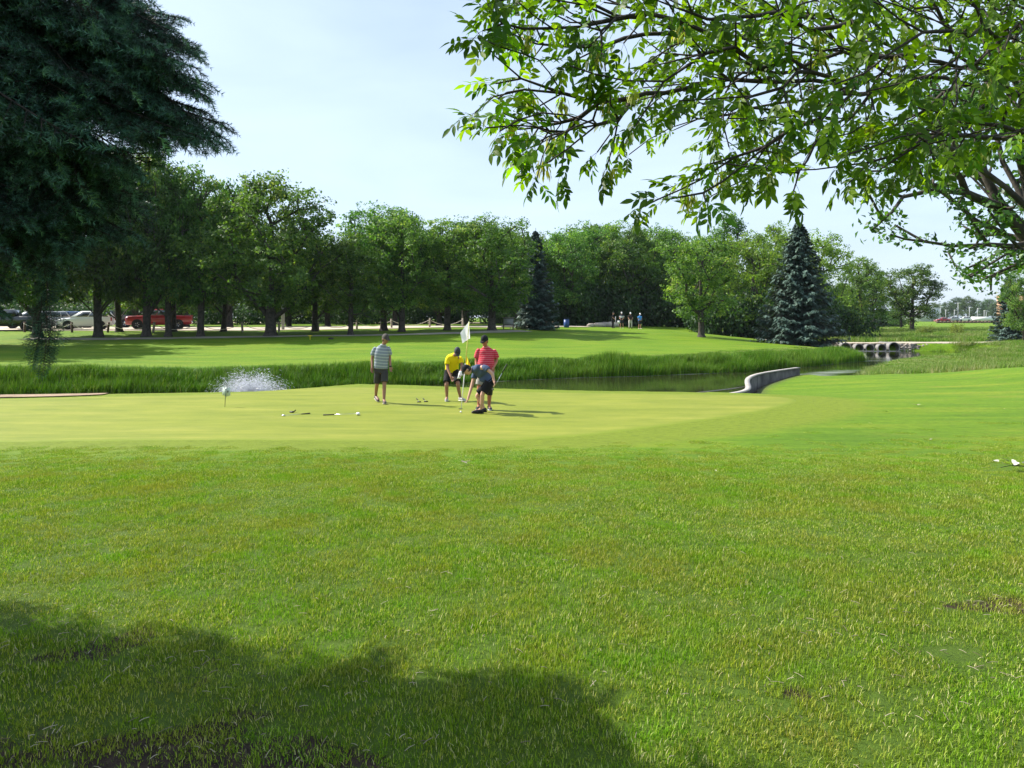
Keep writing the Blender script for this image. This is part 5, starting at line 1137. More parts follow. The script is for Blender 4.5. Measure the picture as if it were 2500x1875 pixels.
# ------------------------------------------------------------------ small structures on the far side
nb = empty('notice_box', ground(1241, 69.5), 'grey wooden notice box on legs between the round tree and the dark spruce', 'notice board')
m = MB(); box(m, (0, 0, .72), (1.02, .28, .72)); m.build('cabinet', simple('old_wood', (.16, .15, .14), .9, var=.35, scale=9), nb)
m = MB(); box(m, (0, -.02, 1.12), (1.2, .5, .05)); m.build('roof', M['wood_post'], nb)
m = MB(); box(m, (0, -.146, .74), (.86, .012, .5)); m.build('panel', M['pole_metal'], nb)
for s in (-1, 1): m = MB(); box(m, (s * .45, 0, .17), (.1, .1, .45)); m.build('leg', M['wood_dark'], nb)
m = MB(); box(m, (0, -.2, .26), (1.3, .2, .06)); m.build('shelf', M['wood_post'], nb)
bn = empty('litter_bin', ground(1383, 79), 'blue barrel bin at the edge of the wood behind the spruce', 'bin')
m = MB(); tube(m, [(0, 0, 0), (0, 0, .3), (0, 0, .85)], [.27, .3, .29], 14); m.build('barrel', M['blue_plastic'], bn); m = MB(); tube(m, [(0, 0, .853), (0, 0, .9)], [.31, .28], 14); m.build('lid', M['blue_plastic'], bn)
for i, (px, Y, w, h, lb) in enumerate([(1442, 85, .5, .3, 'small pale boulder at the left end of the rocks on the mound'), (1462, 86, .9, .36, 'middle pale boulder on the crest of the mound'), (1486, 87, 1.3, .42, 'long flat pale boulder beside the golfer in black')]):
    q = MB(); sphere(q, (0, 0, 0), (w, w * .5, h), 10, 7); q.V[0] = q.V[0] * (1 + rng.normal(0, .07, (q.n, 1))); tag(q.build('boulder', M['rock'], smooth=True, loc=ground(px, Y) + Vector((0, 0, h * .45))), lb, 'rock', 'boulders on the tee mound')
sg = empty('tee_sign', ground(1511, 84), 'small white square sign on a stake between two golfers', 'sign')
m = MB(); box(m, (0, 0, .66), (.3, .03, .32)); m.build('panel', M['white'], sg); m = MB(); box(m, (0, .03, .3), (.05, .04, .7)); m.build('stake', M['wood_post'], sg)
m = MB(); tube(m, [(0, 0, -.1), (0, 0, 1.3)], .035, 7); tag(m.build('marker_pole', M['pole_metal'], loc=ground(1503, 83.5)), 'thin pale pole beside the golfer in black', 'pole')
m = MB(); tube(m, [(0, 0, -.2), (0, 0, 4.6)], .14, 10); tag(m.build('utility_pole', M['pole_metal'], loc=ground(691, 70)), 'grey pole just right of the thickest elm trunk', 'pole')
tmk = empty('tee_marker', ground(757, 56.5), 'yellow T-shaped marker standing in the shaded far lawn', 'marker'); m = MB(); box(m, (0, 0, .15), (.035, .035, .32)); m.build('stake', M['yellow_cloth'], tmk); m = MB(); box(m, (0, 0, .33), (.34, .04, .05)); m.build('crossbar', M['yellow_cloth'], tmk)
q = MB(); sphere(q, (0, 0, .05), (.22, .14, .09), 10, 6); tag(q.build('lawn_drain', M['black'], loc=ground(808, 57)), 'small dark dome on the shaded lawn near the yellow marker', 'marker')
for px, Y, hh_ in [(1262, 71, .75), (1336, 74, .8), (1350, 76, .7)]:
    m = MB(); box(m, (0, 0, hh_ / 2), (.12, .12, hh_)); tag(m.build('bollard', M['wood_dark'], loc=ground(px, Y)), {1262: 'short wooden stump right beside the notice box', 1336: 'short wooden stump right of the dark spruce', 1350: 'wooden stump nearer the blue barrel bin'}[px], 'bollard', 'short stumps by the notice box')

# ------------------------------------------------------------------ far buildings, poles, vehicles
def building(px0, px1, top, Y, dep, col, label, nm='white_building', bands=6, name='warehouse'):
    x0, x1 = wx(px0, Y), wx(px1, Y); g = hz((x0 + x1) / 2, Y); h = at(0, top, Y).z - g
    o = empty(name, ((x0 + x1) / 2, Y + dep / 2, g), label, 'building'); w = x1 - x0
    mat = simple(nm, col, .7, var=.1, scale=.3)
    m = MB(); box(m, (0, 0, h / 2), (w, dep, h)); m.build('wall', mat, o)
    m = MB(); box(m, (0, 0, h + .12), (w + .3, dep + .3, .2)); m.build('roof', simple(nm + '_trim', tuple(c * .8 for c in col), .7), o)
    n = max(3, int(w / 3)); k = 0
    for i in range(n + 1): m = MB(); box(m, (-w / 2 + i * w / n, -dep / 2 - .04, h / 2), (.14, .1, h)); m.build('pilaster', simple(nm + '_rib%d' % (i % 1), tuple(c * .85 for c in col), .7) if i == 0 else bpy.data.materials[nm + '_trim'], o)
    m = MB(); box(m, (w * .2, -dep / 2 - .03, 1.6), (2.6, .1, 3.0)); m.build('door', M['pole_metal'], o)
    return o
building(2247, 2297, 752, 300, 20, (.62, .63, .66), 'long low white warehouse beyond the meadow, right of the twin-trunked tree')
building(2055, 2150, 762, 330, 20, (.5, .5, .52), 'low pale warehouse seen between the tree trunks behind the culvert', 'grey_building')
building(2466, 2530, 722, 215, 6, (.42, .25, .15), 'tall peach coloured building behind the small spruce', 'peach_building', name='office_building')
for i, (px, top) in enumerate([(2296, 748), (2309, 757), (2330, 757), (2339, 740), (2367, 751), (2387, 753), (2403, 758), (2408, 760)]):
    Y = 262; g = ground(px, Y); h = at(0, top, Y).z - g.z; o = empty('street_lamp', g, ['slender street lamp beside the white warehouse corner', 'short lamp post right of the warehouse corner', 'thin lamp post left of the tallest lamp', 'tallest lamp post with a pale arm in the distance', 'distant lamp post in the middle of the car park', 'distant lamp post left of the peach building pair', 'left one of the close pair of short distant poles', 'right one of the close pair of short distant poles'][i], 'lamp post', 'distant lamp posts')
    m = MB(); tube(m, [(0, 0, 0), (0, 0, h)], [.16, .1], 7); m.build('pole', M['pole_metal'], o); m = MB(); box(m, (.5, 0, h), (1.2, .3, .12)); m.build('lamp_head', M['white'], o)
for i, (kd, col, px, Y) in enumerate([('suv', 'white', 2352, 250), ('sedan', 'silver', 2368, 252), ('sedan', 'red', 2300, 240), ('suv', 'silver', 2323, 246)]):
    car(kd, col, ground(px, Y) + Vector((0, 0, .35)), 0, ['white car in the distant car park', 'silver car beside the white trailer far away', 'red car at the corner of the white warehouse', 'silver car left of the distant white car'][i], 'cars in the distant car park', 1.0)
tr = empty('trailer', ground(2402, 250), 'long white trailer parked in front of the distant tree line', 'trailer'); m = MB(); box(m, (0, 0, 1.35), (7.2, 2.4, 1.3)); m.build('body', M['white'], tr)
for x in (-2.4, 2.4): m = MB(); tube(m, [(x, -1.25, .38), (x, 1.25, .38)], .38, 12); m.build('wheel', M['rubber'], tr)
hdg = MB(); box(hdg, (0, 0, .4), (60, .6, .9)); hdg = MB()
for i in range(60): box(hdg, (i * 1.2, 0, .3 + .1 * rng.random()), (.9, .5, .7))
tag(hdg.build('low_wall', M['wood_dark'], loc=(wx(2290, 238), 238, hz(wx(2290, 238), 238))), 'dark low barrier along the far side of the meadow', 'wall')

# ------------------------------------------------------------------ fountain spray
rng = np.random.default_rng(707)
fc = np.array([wx(612, 27.3), 27.3, -1.5]); n = 36000
az = rng.uniform(0, 6.283, n); el = np.abs(rng.normal(0, 1, n)); v0 = rng.uniform(1.0, 1.8, n) + 3.5 * rng.random(n) ** 1.2; tilt = R(8) + rng.random(n) ** .8 * R(40)
vx = np.cos(az) * np.sin(tilt) * v0; vy = np.sin(az) * np.sin(tilt) * v0; vz = np.cos(tilt) * v0; t = rng.random(n) * 2 * vz / 9.81
p = np.c_[vx * t * .82, vy * t * .5, vz * t - 4.9 * t * t] + rng.normal(0, .05, (n, 3)); vel = np.c_[vx, vy, vz - 9.81 * t]; sp = np.linalg.norm(vel, axis=1); vel /= sp[:, None]
k = p[:, 2] > .0; p, vel, sp = p[k], vel[k], sp[k]; n = len(p); ln = rng.uniform(.01, .07, n)[:, None]; wd = rng.uniform(.0022, .0065, n)[:, None]
a = np.cross(vel, rng.normal(0, 1, (n, 3))); a /= np.linalg.norm(a, axis=1)[:, None]; b = np.cross(vel, a); c = p + fc
v = np.stack([c - vel * ln, c + a * wd, c - a * wd * .5 + b * wd * .87, c - a * wd * .5 - b * wd * .87, c + vel * ln], 1).reshape(-1, 3); i0 = (np.arange(n) * 5)[:, None]
sp_ = MB(); sp_.add(v, np.concatenate([i0 + np.array(q) for q in ((0, 2, 1), (0, 3, 2), (0, 1, 3), (4, 1, 2), (4, 2, 3), (4, 3, 1))]))
tag(sp_.build('fountain_spray', M['drop']), kind='stuff')
# ------------------------------------------------------------------ people
rng = np.random.default_rng(808)
def unit(v): v = Vector(v); return v / (v.length + 1e-9)
SKIN = simple('skin', (.42, .22, .145), .55, var=.08, scale=20); SKIN2 = simple('skin_tan', (.30, .15, .10), .55, var=.08, scale=20)
HAIR = simple('hair', (.035, .025, .02), .7)
def cloth(name, col, col2=None, per=0.0, frac=.5, rough=.85, off=0.0, tilt=0.0):
    m, nt, out = nt_new(name); p = nt.nodes.new('ShaderNodeBsdfPrincipled'); p.inputs['Roughness'].default_value = rough; p.inputs['Base Color'].default_value = (*col, 1); L = nt.links.new
    p.inputs['Specular IOR Level'].default_value = .2; g = nt.nodes.new('ShaderNodeTexCoord')
    if col2:
        a = nt.nodes.new('ShaderNodeAttribute'); a.attribute_name = 'along'
        d = nt.nodes.new('ShaderNodeMath'); d.operation = 'MULTIPLY_ADD'; d.inputs[1].default_value = 1 / per; d.inputs[2].default_value = off; L(a.outputs['Fac'], d.inputs[0])
        fr = nt.nodes.new('ShaderNodeMath'); fr.operation = 'FRACT'; L(d.outputs[0], fr.inputs[0]); lt = nt.nodes.new('ShaderNodeMath'); lt.operation = 'LESS_THAN'; lt.inputs[1].default_value = frac; L(fr.outputs[0], lt.inputs[0])
        mx = nt.nodes.new('ShaderNodeMix'); mx.data_type = 'RGBA'; mx.inputs[6].default_value = (*col, 1); mx.inputs[7].default_value = (*col2, 1); L(lt.outputs[0], mx.inputs[0]); L(mx.outputs[2], p.inputs['Base Color'])
    n = nt.nodes.new('ShaderNodeTexNoise'); n.inputs['Scale'].default_value = 9; n.inputs['Detail'].default_value = 3; L(g.outputs['Object'], n.inputs[0]); b = nt.nodes.new('ShaderNodeBump'); b.inputs['Strength'].default_value = .6; b.inputs['Distance'].default_value = .03; L(n.outputs[0], b.inputs['Height']); L(b.outputs[0], p.inputs['Normal'])
    L(p.outputs[0], out.inputs[0]); return m

def skin_mesh(verts, rad, edges, root=0, lev=2):
    me = bpy.data.meshes.new('body_frame'); me.from_pydata([tuple(v) for v in verts], edges, []); o = bpy.data.objects.new('body_frame', me); C.objects.link(o)
    o.modifiers.new('s', 'SKIN'); 
    if not me.skin_vertices: bpy.context.view_layer.update()
    if not me.skin_vertices:
        bpy.context.view_layer.objects.active = o; bpy.ops.mesh.customdata_skin_add() if hasattr(bpy.ops.mesh, 'customdata_skin_add') else None
    sv = me.skin_vertices[0].data
    for i, r in enumerate(rad): sv[i].radius = (r, r) if not isinstance(r, tuple) else r; sv[i].use_root = (i == root)
    o.modifiers[0].use_smooth_shade = True; s = o.modifiers.new('d', 'SUBSURF'); s.levels = lev
    dg = bpy.context.evaluated_depsgraph_get(); ev = o.evaluated_get(dg); m = bpy.data.meshes.new_from_object(ev)
    bpy.data.objects.remove(o); return m

def mesh_to_mb(me, mb, m=0):
    n = len(me.vertices); v = np.empty(n * 3, np.float32); me.vertices.foreach_get('co', v); mb.addp(v.reshape(-1, 3), [tuple(p.vertices) for p in me.polygons], m); return mb

def loft(mb, rings, k=16, m=0, capa=True, capb=True):
    """rings: centre, side vector, front vector (both scaled to half sizes)"""
    th = np.arange(k) / k * 2 * np.pi; V = []
    for c, a, b in rings:
        c, a, b = np.array(c), np.array(a), np.array(b); cs, sn = np.cos(th), np.sin(th)
        cs2 = np.sign(cs) * np.abs(cs) ** .85; sn2 = np.sign(sn) * np.abs(sn) ** .85
        V.append(c + cs2[:, None] * a + sn2[:, None] * b)
    n = len(rings); base = np.concatenate(V); P = [(i * k + j, i * k + (j + 1) % k, (i + 1) * k + (j + 1) % k, (i + 1) * k + j) for i in range(n - 1) for j in range(k)]
    if capa: P.append(tuple(range(k))[::-1])
    if capb: P.append(tuple(range((n - 1) * k, n * k)))
    mb.addp(base, P, m); return mb

def smooth_rings(rings, sub=3):
    C_ = np.array([r[0] for r in rings]); A = np.array([r[1] for r in rings]); B = np.array([r[2] for r in rings]); n = len(rings); t = np.linspace(0, n - 1, (n - 1) * sub + 1); out = []
    def cr(M_, u):
        i = min(int(u), n - 2); f = u - i; p0, p1, p2, p3 = M_[max(i - 1, 0)], M_[i], M_[i + 1], M_[min(i + 2, n - 1)]
        return .5 * ((2 * p1) + (-p0 + p2) * f + (2 * p0 - 5 * p1 + 4 * p2 - p3) * f * f + (-p0 + 3 * p1 - 3 * p2 + p3) * f ** 3)
    return [(cr(C_, u), cr(A, u), cr(B, u)) for u in t]

def person(name, label, J, face, up, shirt, shorts, shoe, cap=None, skin=SKIN, glasses=False, S=1.0, belly=1.0, sleeve=.62, shlen=.86, hands=((0, 0, -1), (0, 0, -1)), shoe_dir=None, group='golfers on the putting green', brim=True, hair=True, leg_f=1.0, hipw=1.0, curl=.5):
    """J: world joints head, neck, chest, waist, pelvis, sl sr el er wl wr hl hr kl kr al ar tl tr"""
    J = {k: Vector(v) for k, v in J.items()}
    base = Vector(((J['al'].x + J['ar'].x) / 2, (J['al'].y + J['ar'].y) / 2, min(J['al'].z, J['ar'].z) - .07 * S)); o = empty('person', base, label, 'person', group)
    for k in J: J[k] = J[k] - base
    f = unit(face); u = unit(Vector(up) - f * f.dot(Vector(up))); lat = f.cross(u)       # lat: person's right seen from inside
    # --- body, one continuous skin
    names = ['pelvis', 'waist', 'chest', 'neck', 'headb', 'sl', 'el', 'wl', 'pl', 'sr', 'er', 'wr', 'pr', 'hl', 'kl', 'cl', 'al', 'tl', 'hr', 'kr', 'cr', 'ar', 'tr']
    hd = (J['chest'] - J['waist']); K = dict(J); K['headb'] = J['head'] - u * .03 * S
    for s, hn in (('l', hands[0]), ('r', hands[1])):
        K['p' + s] = J['w' + s] + unit(hn) * .055 * S; K['c' + s] = J['k' + s].lerp(J['a' + s], .3) - unit(J['t' + s] - J['a' + s]) * .015 * S
    rad = dict(pelvis=.095, waist=.085, chest=.09, neck=.052, headb=.055, s=.05, e=.042, w=.028, p=.033, h=.088 * leg_f, k=.057 * leg_f, c=.058 * leg_f, a=.036, t=.035)
    vs = [K[n] for n in names]; rr = [(rad[n] if n in rad else rad[n[0]]) * S for n in names]
    ix = {n: i for i, n in enumerate(names)}; E = [('pelvis', 'waist'), ('waist', 'chest'), ('chest', 'neck'), ('neck', 'headb')]
    for s in 'lr': E += [('chest', 's' + s), ('s' + s, 'e' + s), ('e' + s, 'w' + s), ('w' + s, 'p' + s), ('pelvis', 'h' + s), ('h' + s, 'k' + s), ('k' + s, 'c' + s), ('c' + s, 'a' + s), ('a' + s, 't' + s)]
    bm_ = skin_mesh(vs, rr, [(ix[a], ix[b]) for a, b in E], 0, 2); mb = MB(); mesh_to_mb(bm_, mb)
    # --- head with brow, nose, chin, ears
    nu, nv = 20, 14; R3 = np.array([np.array(lat), np.array(f), np.array(u)]).T; hc = np.array(J['head'])
    q = MB(); sphere(q, (0, 0, 0), (.076, .098, .118), nu, nv); v = q.V[0]; z = v[:, 2] / .118; y = v[:, 1] / .098; x = v[:, 0] / .076
    v[:, 0] *= 1 - .28 * smooth01(-z * 1.2); v[:, 1] *= np.where(y < 0, 1 - .35 * smooth01(-z), 1 - .1 * smooth01(-z)); v[:, 1] += .018 * np.exp(-((z + .82) / .22) ** 2) * (y > 0) ; v[:, 1] += .008 * np.exp(-((z - .18) / .12) ** 2) * (y > .5)
    q.V[0] = v; 
    nose = MB(); tube(nose, [(0, .088, .02), (0, .108, -.012), (0, .116, -.028), (0, .095, -.036)], [.009, .012, .014, .010], 7); q.merge(nose)
    for s in (-1, 1): sphere(q, (s * .077, -.008, -.004), (.012, .02, .032), 8, 6)
    lp = MB(); sphere(lp, (0, .094, -.062), (.024, .009, .008), 8, 5); q.merge(lp); q.V = [vv * S for vv in q.V]
    Mh = np.eye(4); Mh[:3, :3] = R3; Mh[:3, 3] = hc; mb.merge(q, Mh)
    # --- hands: five bent fingers each
    for s, hn in (('l', hands[0]), ('r', hands[1])):
        d = unit(hn); w0 = K['w' + s]; side = unit(d.cross(f) if abs(d.dot(f)) < .9 else d.cross(u)); pn = unit(side.cross(d)); pc = w0 + d * .05 * S
        pq = MB(); loft(pq, smooth_rings([(w0 + d * .0, side * .024 * S, pn * .017 * S), (w0 + d * .03 * S, side * .036 * S, pn * .016 * S), (w0 + d * .075 * S, side * .041 * S, pn * .014 * S), (w0 + d * .095 * S, side * .037 * S, pn * .011 * S)], 2), 10); mb.merge(pq)
        for i, (of, ln) in enumerate(((-.03, .068), (-.01, .08), (.01, .076), (.029, .058))):
            b0 = w0 + d * .082 * S + side * of * S; P = [b0]; dd = d.copy()
            for sgm, fr in ((.42, .35), (.33, .8), (.25, .8)):
                dd = unit(dd + pn * curl * fr); P.append(P[-1] + dd * ln * sgm * S)
            tube(mb, P, [.0095 * S, .009 * S, .008 * S, .0065 * S], 6)
        tb = w0 + d * .028 * S - side * .03 * S; td = unit(d * .6 - side * .8 + pn * .2); P = [tb, tb + td * .028 * S, tb + td * .028 * S + unit(td + d * .8) * .028 * S, tb + td * .028 * S + unit(td + d * .8) * .028 * S + unit(d + pn * .4) * .02 * S]; tube(mb, P, [.013 * S, .012 * S, .01 * S, .008 * S], 6)
    mb.build('body', skin, o, smooth=True)
    for s in (-1, 1):
        e = MB(); sphere(e, (0, 0, 0), .0125 * S, 8, 6); ob = e.build('eye', M['white'], o, smooth=True, loc=Vector(hc + R3 @ np.array([s * .03, .083, .014]) * S)); e2 = MB(); sphere(e2, (0, 0, 0), .007 * S, 8, 6); e2.build('iris', M['black'], ob, smooth=True, loc=Vector(R3 @ np.array([0, .0075, 0]) * S))
    # --- shirt
    sh = unit(J['sr'] - J['sl']); hh = unit(J['hr'] - J['hl']); sp1 = unit(J['neck'] - J['chest']); sw = (J['sr'] - J['sl']).length / 2 / S
    def fr(ax, la): la = unit(la - ax * la.dot(ax)); return la, unit(ax.cross(la))
    axs = [unit(J['waist'] - J['pelvis']), unit(J['chest'] - J['pelvis']), unit(J['neck'] - J['waist']), unit(J['neck'] - J['chest'])]
    L0, B0 = fr(axs[0], hh); L1, B1 = fr(axs[1], (hh + sh)); L2, B2 = fr(axs[2], sh); L3, B3 = fr(axs[3], sh)
    hem = J['pelvis'].lerp(J['waist'], .12); b_ = belly
    rings = [(hem, L0 * .185 * S * hipw, B0 * .135 * S * b_), (J['waist'], L1 * .178 * S * (.6 + .4 * b_), B1 * .132 * S * b_), (J['waist'].lerp(J['chest'], .55), L2 * .185 * S, B2 * .13 * S * (.5 + .5 * b_)), (J['chest'], L2 * .19 * S, B2 * .122 * S), (J['chest'].lerp(J['neck'], .55), L3 * (sw * .98) * S, B3 * .1 * S), (J['chest'].lerp(J['neck'], .88), L3 * (sw * .72) * S, B3 * .078 * S), (J['neck'] + sp1 * .015 * S, L3 * .074 * S, B3 * .068 * S)]
    sm_ = MB(); loft(sm_, smooth_rings(rings, 4), 20)
    for s in 'lr':
        a, b = J['s' + s], J['e' + s]; ax = unit(b - a); e = a.lerp(b, sleeve); si, fo = fr(ax, sh if abs(ax.dot(sh)) < .9 else Vector((0, 0, 1)))
        st = a - ax * .035 * S
        loft(sm_, smooth_rings([(st, si * .03 * S, fo * .035 * S), (a + ax * .02 * S, si * .058 * S, fo * .064 * S), (a.lerp(e, .6), si * .072 * S, fo * .072 * S), (e, si * .074 * S, fo * .074 * S)], 2), 14)
    so_ = sm_.build('shirt', shirt, o, smooth=True); V = np.concatenate(sm_.V); vattr(so_.data, 'along', (V - np.array(J['pelvis'])) @ np.array(unit(J['neck'] - J['pelvis'])))
    cm = MB(); n0 = J['neck'] + sp1 * .01 * S; loft(cm, [(n0 - sp1 * .012 * S, L3 * .088 * S, B3 * .08 * S), (n0 + sp1 * .028 * S, L3 * .074 * S, B3 * .07 * S)], 18); cm.build('collar', shirt, o, smooth=True); vattr(o.children[-1].data if False else bpy.data.objects[cm_name(o)].data, 'along', np.zeros(sum(len(v) for v in cm.V)))
    # --- shorts
    sm2 = MB(); up_ = unit(J['waist'] - J['pelvis'])
    rings = [(J['pelvis'].lerp(J['waist'], .35), L0 * .165 * S * hipw, B0 * .118 * S * b_), (J['pelvis'], L0 * .18 * S * hipw, B0 * .128 * S), (J['pelvis'] - up_ * .09 * S, L0 * .165 * S * hipw, B0 * .125 * S)]
    loft(sm2, smooth_rings(rings, 3), 18)
    for s in 'lr':
        a, b = J['h' + s], J['k' + s]; ax = unit(b - a); e = a.lerp(b, shlen); si, fo = fr(ax, hh); tk = .105 if shlen < .95 else .095
        R_ = [(a + up_ * .05 * S, si * .095 * S * leg_f, fo * .105 * S), (a.lerp(e, .3), si * .103 * S * leg_f, fo * .11 * S), (a.lerp(e, .7), si * .1 * S * leg_f, fo * .102 * S), (e, si * .098 * S * leg_f, fo * .1 * S)]
        if shlen > 1.5:
            kk, aa = J['k' + s], J['a' + s]; R_ = R_[:2] + [(kk, si * .078 * S, fo * .08 * S), (kk.lerp(aa, .9), si * .068 * S, fo * .07 * S)]
        loft(sm2, smooth_rings(R_, 3), 14)
    sm2.build('trousers' if shlen > 1.5 else 'shorts', shorts, o, smooth=True)
    # --- shoes
    for s in 'lr':
        a, t = J['a' + s], J['t' + s]; d = t - a; d.z = d.z * 1.0; dh = Vector((d.x, d.y, 0)); dh = unit(dh) if dh.length > .02 else Vector((0, -1, 0)); pit = max(-.9, min(.9, (t.z - (a.z - .055 * S)) / max(.12, d.length)))
        ax = unit(dh + Vector((0, 0, pit))); si = unit(Vector((0, 0, 1)).cross(ax)); upv = ax.cross(si); h0 = a - Vector((0, 0, .042 * S)) - ax * .06 * S
        sm3 = MB(); loft(sm3, smooth_rings([(h0 + upv * .006 * S, si * .026 * S, upv * .034 * S), (h0 + ax * .05 * S + upv * .014 * S, si * .04 * S, upv * .05 * S), (h0 + ax * .12 * S + upv * .006 * S, si * .043 * S, upv * .042 * S), (h0 + ax * .2 * S - upv * .006 * S, si * .05 * S, upv * .03 * S), (h0 + ax * .26 * S - upv * .012 * S, si * .034 * S, upv * .02 * S), (h0 + ax * .28 * S - upv * .014 * S, si * .012 * S, upv * .01 * S)], 3), 12)
        so2 = sm3.build('shoe', shoe[0], o, smooth=True)
        sl_ = MB(); loft(sl_, [(h0 + ax * q * S - upv * .036 * S, si * w * S, ax * .0 + upv * .009 * S) for q, w in ((-.008, .02), (.04, .04), (.12, .043), (.2, .051), (.26, .036), (.283, .012))], 10); sl_.build('sole', shoe[1], so2, smooth=False)
    # --- cap or hair
    cg = MB(); th = np.linspace(0, 1.62, 8); k = 20; ph = np.arange(k) / k * 6.283
    rr = (.084, .107, .122) if cap else (.0805, .103, .1215); V = [np.array([rr[0] * math.sin(t) * math.cos(p), rr[1] * math.sin(t) * math.sin(p), rr[2] * math.cos(t) - (0 if cap else .35 * max(0, -math.sin(p)) * .12 * (t > 1.4))]) for t in th for p in ph]
    cg.addp(np.array(V) * S, [(i * k + j, (i + 1) * k + j, (i + 1) * k + (j + 1) % k, i * k + (j + 1) % k) for i in range(7) for j in range(k)])
    lift_ = .022 if cap else .012; Mc = Mh.copy(); Mc[:3, 3] = hc + R3 @ np.array([0, -.006, lift_]) * S; c2 = MB().merge(cg, Mc)
    if cap:
        co_ = c2.build('cap', cap, o, smooth=True)
        if brim:
            br = MB(); a_ = np.linspace(-1.15, 1.15, 11) + math.pi / 2; inn = [np.array([.082 * math.cos(q), .1 * math.sin(q), .0]) for q in a_]; ou = [np.array([.09 * math.cos(q), .1 * math.sin(q) + .085 * max(0, math.sin((q - math.pi / 2 + 1.15) / 2.3 * math.pi)), -.022 * max(0, math.sin((q - math.pi / 2 + 1.15) / 2.3 * math.pi))]) for q in a_]
            v = np.array(inn + ou) * S; v = np.r_[v, v + np.array([0, 0, .005])]; n = 11
            br.add(v, [[i, i + 1, n + i + 1, n + i] for i in range(n - 1)] + [[2 * n + i, 3 * n + i, 3 * n + i + 1, 2 * n + i + 1] for i in range(n - 1)] + [[n + i, n + i + 1, 3 * n + i + 1, 3 * n + i] for i in range(n - 1)])
            MB().merge(br, Mc).build('brim', cap, co_)
        # short hair under the cap at the back and sides
        hb = MB(); sphere(hb, (0, -.02, -.012), (.079, .086, .07), 14, 8); hb.V = [x_ * S for x_ in hb.V]; MB().merge(hb, Mh).build('hair', HAIR, o, smooth=True)
    else: c2.build('hair', HAIR, o, smooth=True)
    if glasses:
        gq = MB()
        for s in (-1, 1): sphere(gq, (s * .034, .094, .018), (.029, .012, .02), 10, 6); tube(gq, [(s * .06, .085, .022), (s * .08, .04, .02), (s * .081, -.01, .012)], .004, 4)
        tube(gq, [(-.01, .104, .022), (.01, .104, .022)], .004, 4); gq.V = [x_ * S for x_ in gq.V]; MB().merge(gq, Mh).build('sunglasses', M['black'], o)
    return o, base
def cm_name(o):
    return [c.name for c in o.children if c.name.startswith('collar')][-1]

def joints(Y0, D):
    out = {}
    for k, v in D.items():
        px, py, dy = v; p = at(px, py, Y0 + dy); out[k] = p
    return out
def snap(J, lifts=None, z=.018):
    for s in 'lr':
        for k, h in (('a', .085), ('t', .035)):
            l = (lifts or {}).get(k + s, 0); p = J[k + s]; p.z = hz(p.x, p.y) + z + h + l
    return J
striped_grey = cloth('shirt_grey_striped', (.20, .23, .28), (.34, .38, .40), .078, .36)
striped_red = cloth('shirt_red_striped', (.5, .03, .055), (.58, .17, .19), .046, .26)
yellow_sh = cloth('shirt_yellow', (.75, .6, .01)); blue_sh = cloth('shirt_blue_grey', (.06, .085, .15))
charcoal = cloth('shorts_charcoal', (.045, .043, .045)); black_sh = cloth('shorts_black', (.012, .012, .014)); pale_sh = cloth('shorts_pale', (.35, .33, .3))
cap_b = cloth('cap_black', (.012, .013, .016)); cap_w = cloth('cap_white', (.7, .7, .68)); shoe_b = (M['black'], M['rubber']); shoe_w = (simple('shoe_pale', (.35, .34, .33), .6, var=.4, scale=18), M['white'])
shoe_mix = (simple('shoe_dark_leather', (.05, .035, .025), .5, var=.5, scale=16), simple('sole_pale', (.4, .36, .3), .7))

# man in the grey striped shirt, walking
YA = 19.25
JA = joints(YA, dict(head=(941, 828, -.07), neck=(935.5, 844.5, .0), chest=(932, 863, 0), waist=(931, 885, .02), pelvis=(930, 901, .03), sl=(948.0, 850, 0.0), sr=(915.5, 851, .0), el=(951.5, 874, .08), er=(908.5, 875, .06), wl=(953, 894, -.02), wr=(908.5, 896, -.04),
    hl=(938.5, 909, .03), hr=(922.5, 909, .03), kl=(938.5, 938, -.06), kr=(920.5, 939, .12), al=(937.5, 975, -.08), ar=(917.5, 964, .38), tl=(939.5, 982, -.24), tr=(924, 972, .2)))
JA = snap(JA, dict(ar=.06, tr=.0))
pA, _b = person('person', 'man in a grey striped polo and charcoal shorts walking, looking down at the green', JA, (.72, -.66, -.2), (.14, -.1, .98), striped_grey, charcoal, shoe_mix, cap=simple('cap_grey_brown', (.055, .045, .04), .8), skin=SKIN2, glasses=True, S=1.03, hands=((.1, -.15, -1), (-.05, -.15, -1)), shlen=.82, sleeve=.66, leg_f=.9)
wt = MB(); wv = Vector(JA['wl']) - Vector(pA.location); tube(wt, [wv + Vector((0, 0, .012)), wv - Vector((0, 0, .018))], .037, 12); wt.build('watch', M['black'], pA)

# man in yellow bending with hands at his knees
YB = 19.75
JB = joints(YB, dict(head=(1116.5, 859, -.36), neck=(1108.5, 868.5, -.16), chest=(1105.5, 877, -.06), waist=(1103.5, 891, .12), pelvis=(1103, 905, .22), sl=(1124.5, 874, -.12), sr=(1092.5, 875, -.12), el=(1128, 893, -.16), er=(1092.5, 899, -.2), wl=(1124.5, 908, -.34), wr=(1101, 920, -.34),
    hl=(1112.5, 911, .18), hr=(1093, 911, .18), kl=(1118, 937, -.1), kr=(1090, 939, -.1), al=(1124, 972, .05), ar=(1091, 974, .05), tl=(1131.5, 980, -.05), tr=(1089.5, 982, -.16)))
JB = snap(JB)
pB, _b = person('person', 'man in a bright yellow shirt and black shorts bending forward beside the flagstick', JB, (.1, -.75, -.66), (.1, -.66, .75), yellow_sh, black_sh, shoe_w, cap=simple('cap_navy', (.03, .035, .045), .8), skin=SKIN2, S=1.0, hands=((-.15, -.3, -.9), (.45, -.2, -.8)), shlen=.84, sleeve=.6, leg_f=.95, curl=.9)
